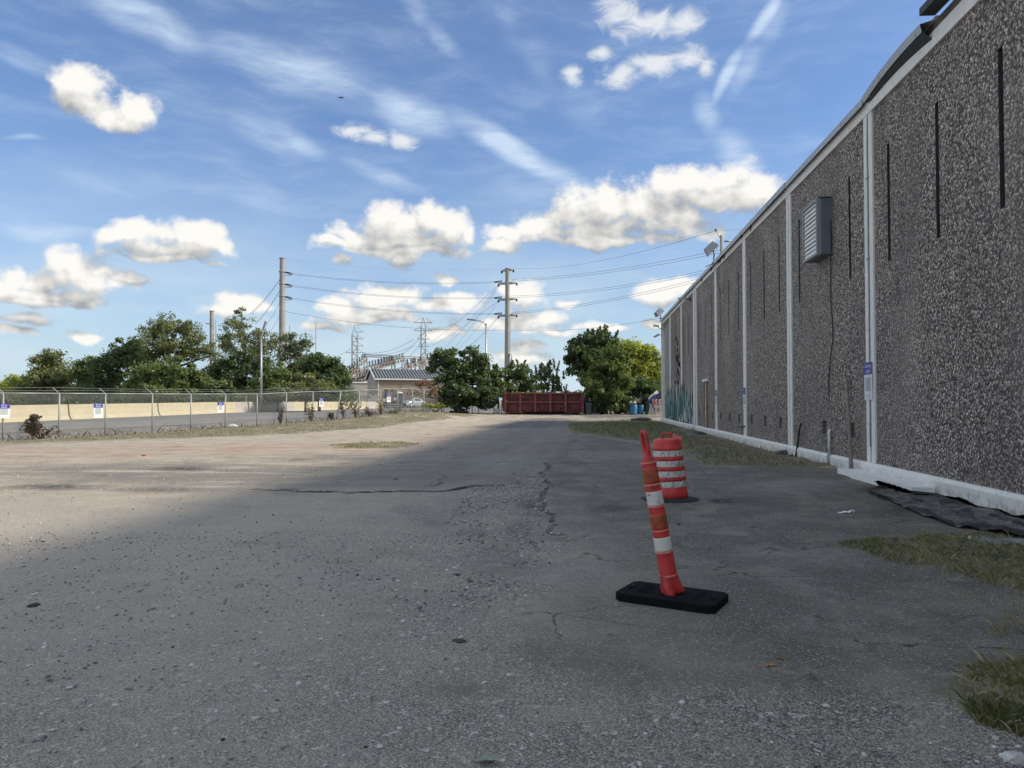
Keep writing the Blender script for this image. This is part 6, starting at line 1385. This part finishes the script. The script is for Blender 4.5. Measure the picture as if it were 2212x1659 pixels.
# ---- lattice towers
def tower(u, vtop, D, hw, arms, label):
    b = at(u, 880, D); b.z = .5; top = P(u, vtop, D); ht = top.z-b.z; t = thing('lattice_tower', label, 'pylon', b, 0, 'lattice pylons over the substation'); w = hw*2/FPX*D
    body = top-Vector((0,0,ht*.10)); mb = MB(); lattice(mb, b, Vector((b.x,b.y,body.z)), w, 16, .13); 
    for s in (-1, 1): mb.beam(Vector((b.x,b.y,body.z))+RT*s*w/2, top, .12, .12)
    part('mast', mb, STEELG, t)
    for (v, l, r_) in arms:
        p = P(u, v, D); mb = MB(); a = P(u-l, v, D) if l else p; c = P(u+r_, v+.5, D) if r_ else p; mb.beam(a, c, .14, .14); up = p+Vector((0,0,1.1))
        if l: mb.beam(a, up-RT*w/2, .08, .08)
        if r_: mb.beam(c, up+RT*w/2, .08, .08)
        part('crossarm', mb, STEELG, t)
tower(765.8, 706, 185, 5.6, [(716.8,0,19),(731.5,0,19),(747,0,19),(761.5,20,19)], 'left steel lattice pylon with arms on its right side')
tower(913.8, 686, 180, 4.8, [(696.6,20,20),(714,20,20),(732.4,12,14),(748,10,13),(763,0,14)], 'right steel lattice pylon with two wide top arms')
# ---- monopoles
POLEM = mat('grey steel pole', (.30,.29,.265), .7, .1, var=.12, vscale=.8)
def monopole(u, vtop, D, r0, r1, label, lean=0):
    b = at(u, 880, D); b.z = .5; top = P(u+lean, vtop, D); t = thing('transmission_pole', label, 'transmission pole', b, 0, 'tall grey transmission poles'); mb = MB(); mb.tube([b, b.lerp(top, .5), top], [r0, (r0+r1)/2, r1], 12, smooth=False); part('shaft', mb, POLEM, t)
    mb = MB(); mb.tube([top, top+Vector((0,0,.12))], r1*1.25, 12); part('cap', mb, POLEM, t); return t, b, top
t1, b1, p1 = monopole(609.5, 558.5, 147, .78, .47, 'tall grey steel pole with cables on its right, rising from the left trees')
t2, b2, p2 = monopole(1096, 581, 147, .66, .40, 'tall grey steel pole with six side arms in the middle')
t3, b3, p3 = monopole(457.5, 672.5, 150, .50, .40, 'shorter grey pole standing among the left trees')
for v in (700, 725, 748):
    mb = MB(); mb.beam(P(458, v, 150), P(445 if v == 700 else 463, v-1, 150), .18, .18); part('step_bracket', mb, POLEM, t3)
for k, v in enumerate((587, 613, 640)):
    mb = MB(); 
    for s_ in (0, 3.5): mb.tube([P(614, v+s_*.2, 147), P(631, v+3+s_, 147)], .10, 5)
    i_ = part('insulator_string', mb, PORC, t1); mb = MB(); mb.lathe([(.62,-.12),(.62,.12)], 12, 0, Matrix.Translation(P(609.3, v, 147))); part('band', mb, POLEM, t1)
    mb = MB(); mb.tube([P(614, v+6.5, 147), P(622, v+8, 147), P(630, v+7, 147), P(632, v+4, 147)], .05, 5); part('jumper', mb, BLACK, t1)
for k, (v, l, r_) in enumerate(((583.5,12,13),(612,19,20),(646.5,19,20),(681,19,20))):
    for s_, d in ((-1, l), (1, r_)):
        mb = MB(); a = P(1096, v, 147); b = P(1096+s_*d, v-(1 if s_ > 0 else -1.5), 147); mb.tube([a, b], [.30, .14], 8); ar = part('arm', mb, POLEM, t2)
        mb = MB(); mb.tube([b, b+Vector((0,0,-.5))], .2, 7); part('arm_end', mb, PORC, ar)
    if k:
        mb = MB()
        for s_ in (0, 3): mb.tube([P(1068, v-3.5+s_*.6, 147), P(1085, v-5.5+s_, 147)], .09, 5)
        part('insulator_string', mb, PORC, t2)
mb = MB(); mb.tube([P(1101, 790, 146.5), P(1106, 770, 146.5), P(1105, 765, 146.5), P(1101, 764, 146.5), P(1100, 772, 146.5)], .12, 6); part('cable_bracket', mb, GALV, t2)
mb = MB(); mb.tube([P(1101.5, 760, 146.3), P(1102.5, 640, 146.3)], .05, 5); part('riser_cable', mb, GALV, t2)
for (u, v0, D, lab) in ((682.5,695,150,'thin lightning mast between the left trees and the pylons'),(626,702,150,'thin lightning mast just right of the tall left pole'),(466.5,690,150,'thin mast right of the shorter grey pole')):
    b = at(u, 880, D); mb = MB(); mb.tube([Vector((b.x,b.y,.5)), P(u, v0, D)], [.16,.09], 6); single('lightning_mast', mb, POLEM, lab, 'mast', 'thin masts of the substation')
b = at(1055.5, 880, 110); mb = MB(); mb.tube([Vector((b.x,b.y,.4)), P(1055.5, 767, 110)], .12, 6); single('lightning_mast', mb, STEEL, 'short thin mast left of the foot of the armed pole', 'mast', 'thin masts of the substation')
# ---- street lamps
def lamp(u, vtop, D, arm, label):
    b = at(u, 880, D); top = P(u, vtop, D); t = thing('street_lamp', label, 'street lamp', b, 0, 'street lamps'); mb = MB(); mb.tube([b, top], [.13,.09], 8); part('pole', mb, GALV, t)
    mb = MB(); e = P(arm[-1][0], arm[-1][1], D); mb.tube([top-Vector((0,0,.3))]+[P(a, c, D) for a, c in arm], .06, 6); part('arm', mb, GALV, t)
    mb = MB(); d = (P(arm[-1][0], arm[-1][1], D)-P(arm[-2][0], arm[-2][1], D)).normalized(); mb.beam(e, e+d*.9, .32, .14); part('lamp_head', mb, mat('lamp head', (.25,.26,.27), .5), t)
lamp(1050.2, 699, 82, [(1046,697),(1039,694.5),(1031,692),(1026,691.5)], 'street lamp with a long arm to the left before the dark leaved tree')
lamp(564.3, 733, 68.5, [(564.6,729),(565.6,725),(567,719),(568.5,714)], 'pale street lamp pole standing before the left trees')
# ---- conductors
def wire(pts, label, group, rad=.06, sag=0, n=14):
    mb = MB(); pts = [P(*p) if not isinstance(p, Vector) else p for p in pts]
    a, b = pts[0], pts[-1]
    if len(pts) == 2: path = [a.lerp(b, i/n)+Vector((0,0,-sag*4*(i/n)*(1-i/n))) for i in range(n+1)]
    else: path = pts
    mb.tube(path, rad*.5, 4, cap=False, smooth=False); return single('power_line', mb, mat('line wire', (.09,.10,.12), .6), label, 'power line', group)
gA = 'lines between the two tall poles'
for k, (va, vb) in enumerate(((590.5,609.5),(616.5,643.5),(643.5,678))):
    nm = ['highest','second','third'][k]
    for q in range(2): wire([(632, va+q*2.4, 147), (1068, vb-1+q*2, 147)], '%s pair of lines between the two tall poles, %s wire' % (nm, ('upper','lower')[q]), gA, .055, .9)
wire([(611, 672, 147), (1090, 713, 147)], 'lowest single line between the two tall poles', gA, .07, 1.2)
wire([(614, 560, 147), (1090, 581, 147)], 'faint top line between the two tall poles', gA, .018, 1.0)
gB = 'lines from the armed pole to the right'
ends = [((1103,579,147),(1546,498.5,70)),((1104,604,147),(1640,521,105)),((1104,607.5,147),(1640,528,105)),((1104,639.5,147),(1600,567,110)),((1104,643,147),(1600,573,110)),((1104,675,147),(1580,583,110)),((1104,678,147),(1580,589,110)),((1103,713,147),(1460,680,120))]
ls = ['topmost single line','upper pair, upper wire','upper pair, lower wire','middle pair, upper wire','middle pair, lower wire','lower pair, upper wire','lower pair, lower wire','lowest single line']
for (a, b), l in zip(ends, ls): wire([a, b], 'line from the armed pole to the right: '+l, gB, .05 if b[2] > 80 else .035, 1.0 if b[2] > 80 else 1.3)
wire([(1546,497.5,70), (1720,478,60)], 'single line from the wooden pole over the roof to the right', gB, .022, .2)
gC = 'lines fanning down from the armed pole to the substation'
for k, (ua, va, ub, vb, D) in enumerate(((1077,614,936,736,172),(1077,616,960,752,150),(1077,649,931,748,172),(1077,651,985,758,150),(1077,683,990,765,150),(1077,685,1000,760,148),(1078,616,975,760,150))):
    wire([(ua, va, 147), (ub, vb, D)], 'line fanning down from the armed pole to the substation, number of its arm: '+['top, long','top, short','second, long','second, short','third, outer','third, inner','top, middle'][k], gC, .045, .5)
gD = 'lines running down from the tall left pole behind the trees'
for k, (va, ub, vb) in enumerate(((600,548,668),(602,551,668),(624,558,690),(626,561,690),(649,572,706),(676,590,706))):
    wire([(606, va, 147), (ub-8, vb+10, 135)], 'line running down left from the tall left pole, '+['highest','next to the highest','third from the top','fourth from the top','fifth from the top','lowest'][k], gD, .06, .5)
gE = 'lines between the lattice pylons'
for k, (ua, va, ub, vb, s_) in enumerate(((784,762,893,733,1.2),(784,763.5,893,748,1.0),(745,762,700,777,.2),(745,777,712,790,.2),(905,733,870,765,.1),(905,748,884,770,.1))):
    wire([(ua, va, 183), (ub, vb, 181)], 'line at the lattice pylons, '+['upper long span','lower long span','left end, upper','left end, lower','steep drop, left','steep drop, right'][k], gE, .08, s_)
mb = MB(); c = P(737, 211, 900); mb.beam(c-RT*2.6, c+RT*2.6, 1.2, 1.0); mb.beam(c-RT*2.6, c-RT*3.6+Vector((0,0,1.2)), .5, .4); mb.beam(c-Vector((0,0,-1.0))-RT*3, c+Vector((0,0,1.0))+RT*3, .5, .12); single('helicopter', mb, mat('far aircraft', (.06,.08,.12)), 'tiny dark helicopter high in the sky', 'helicopter')
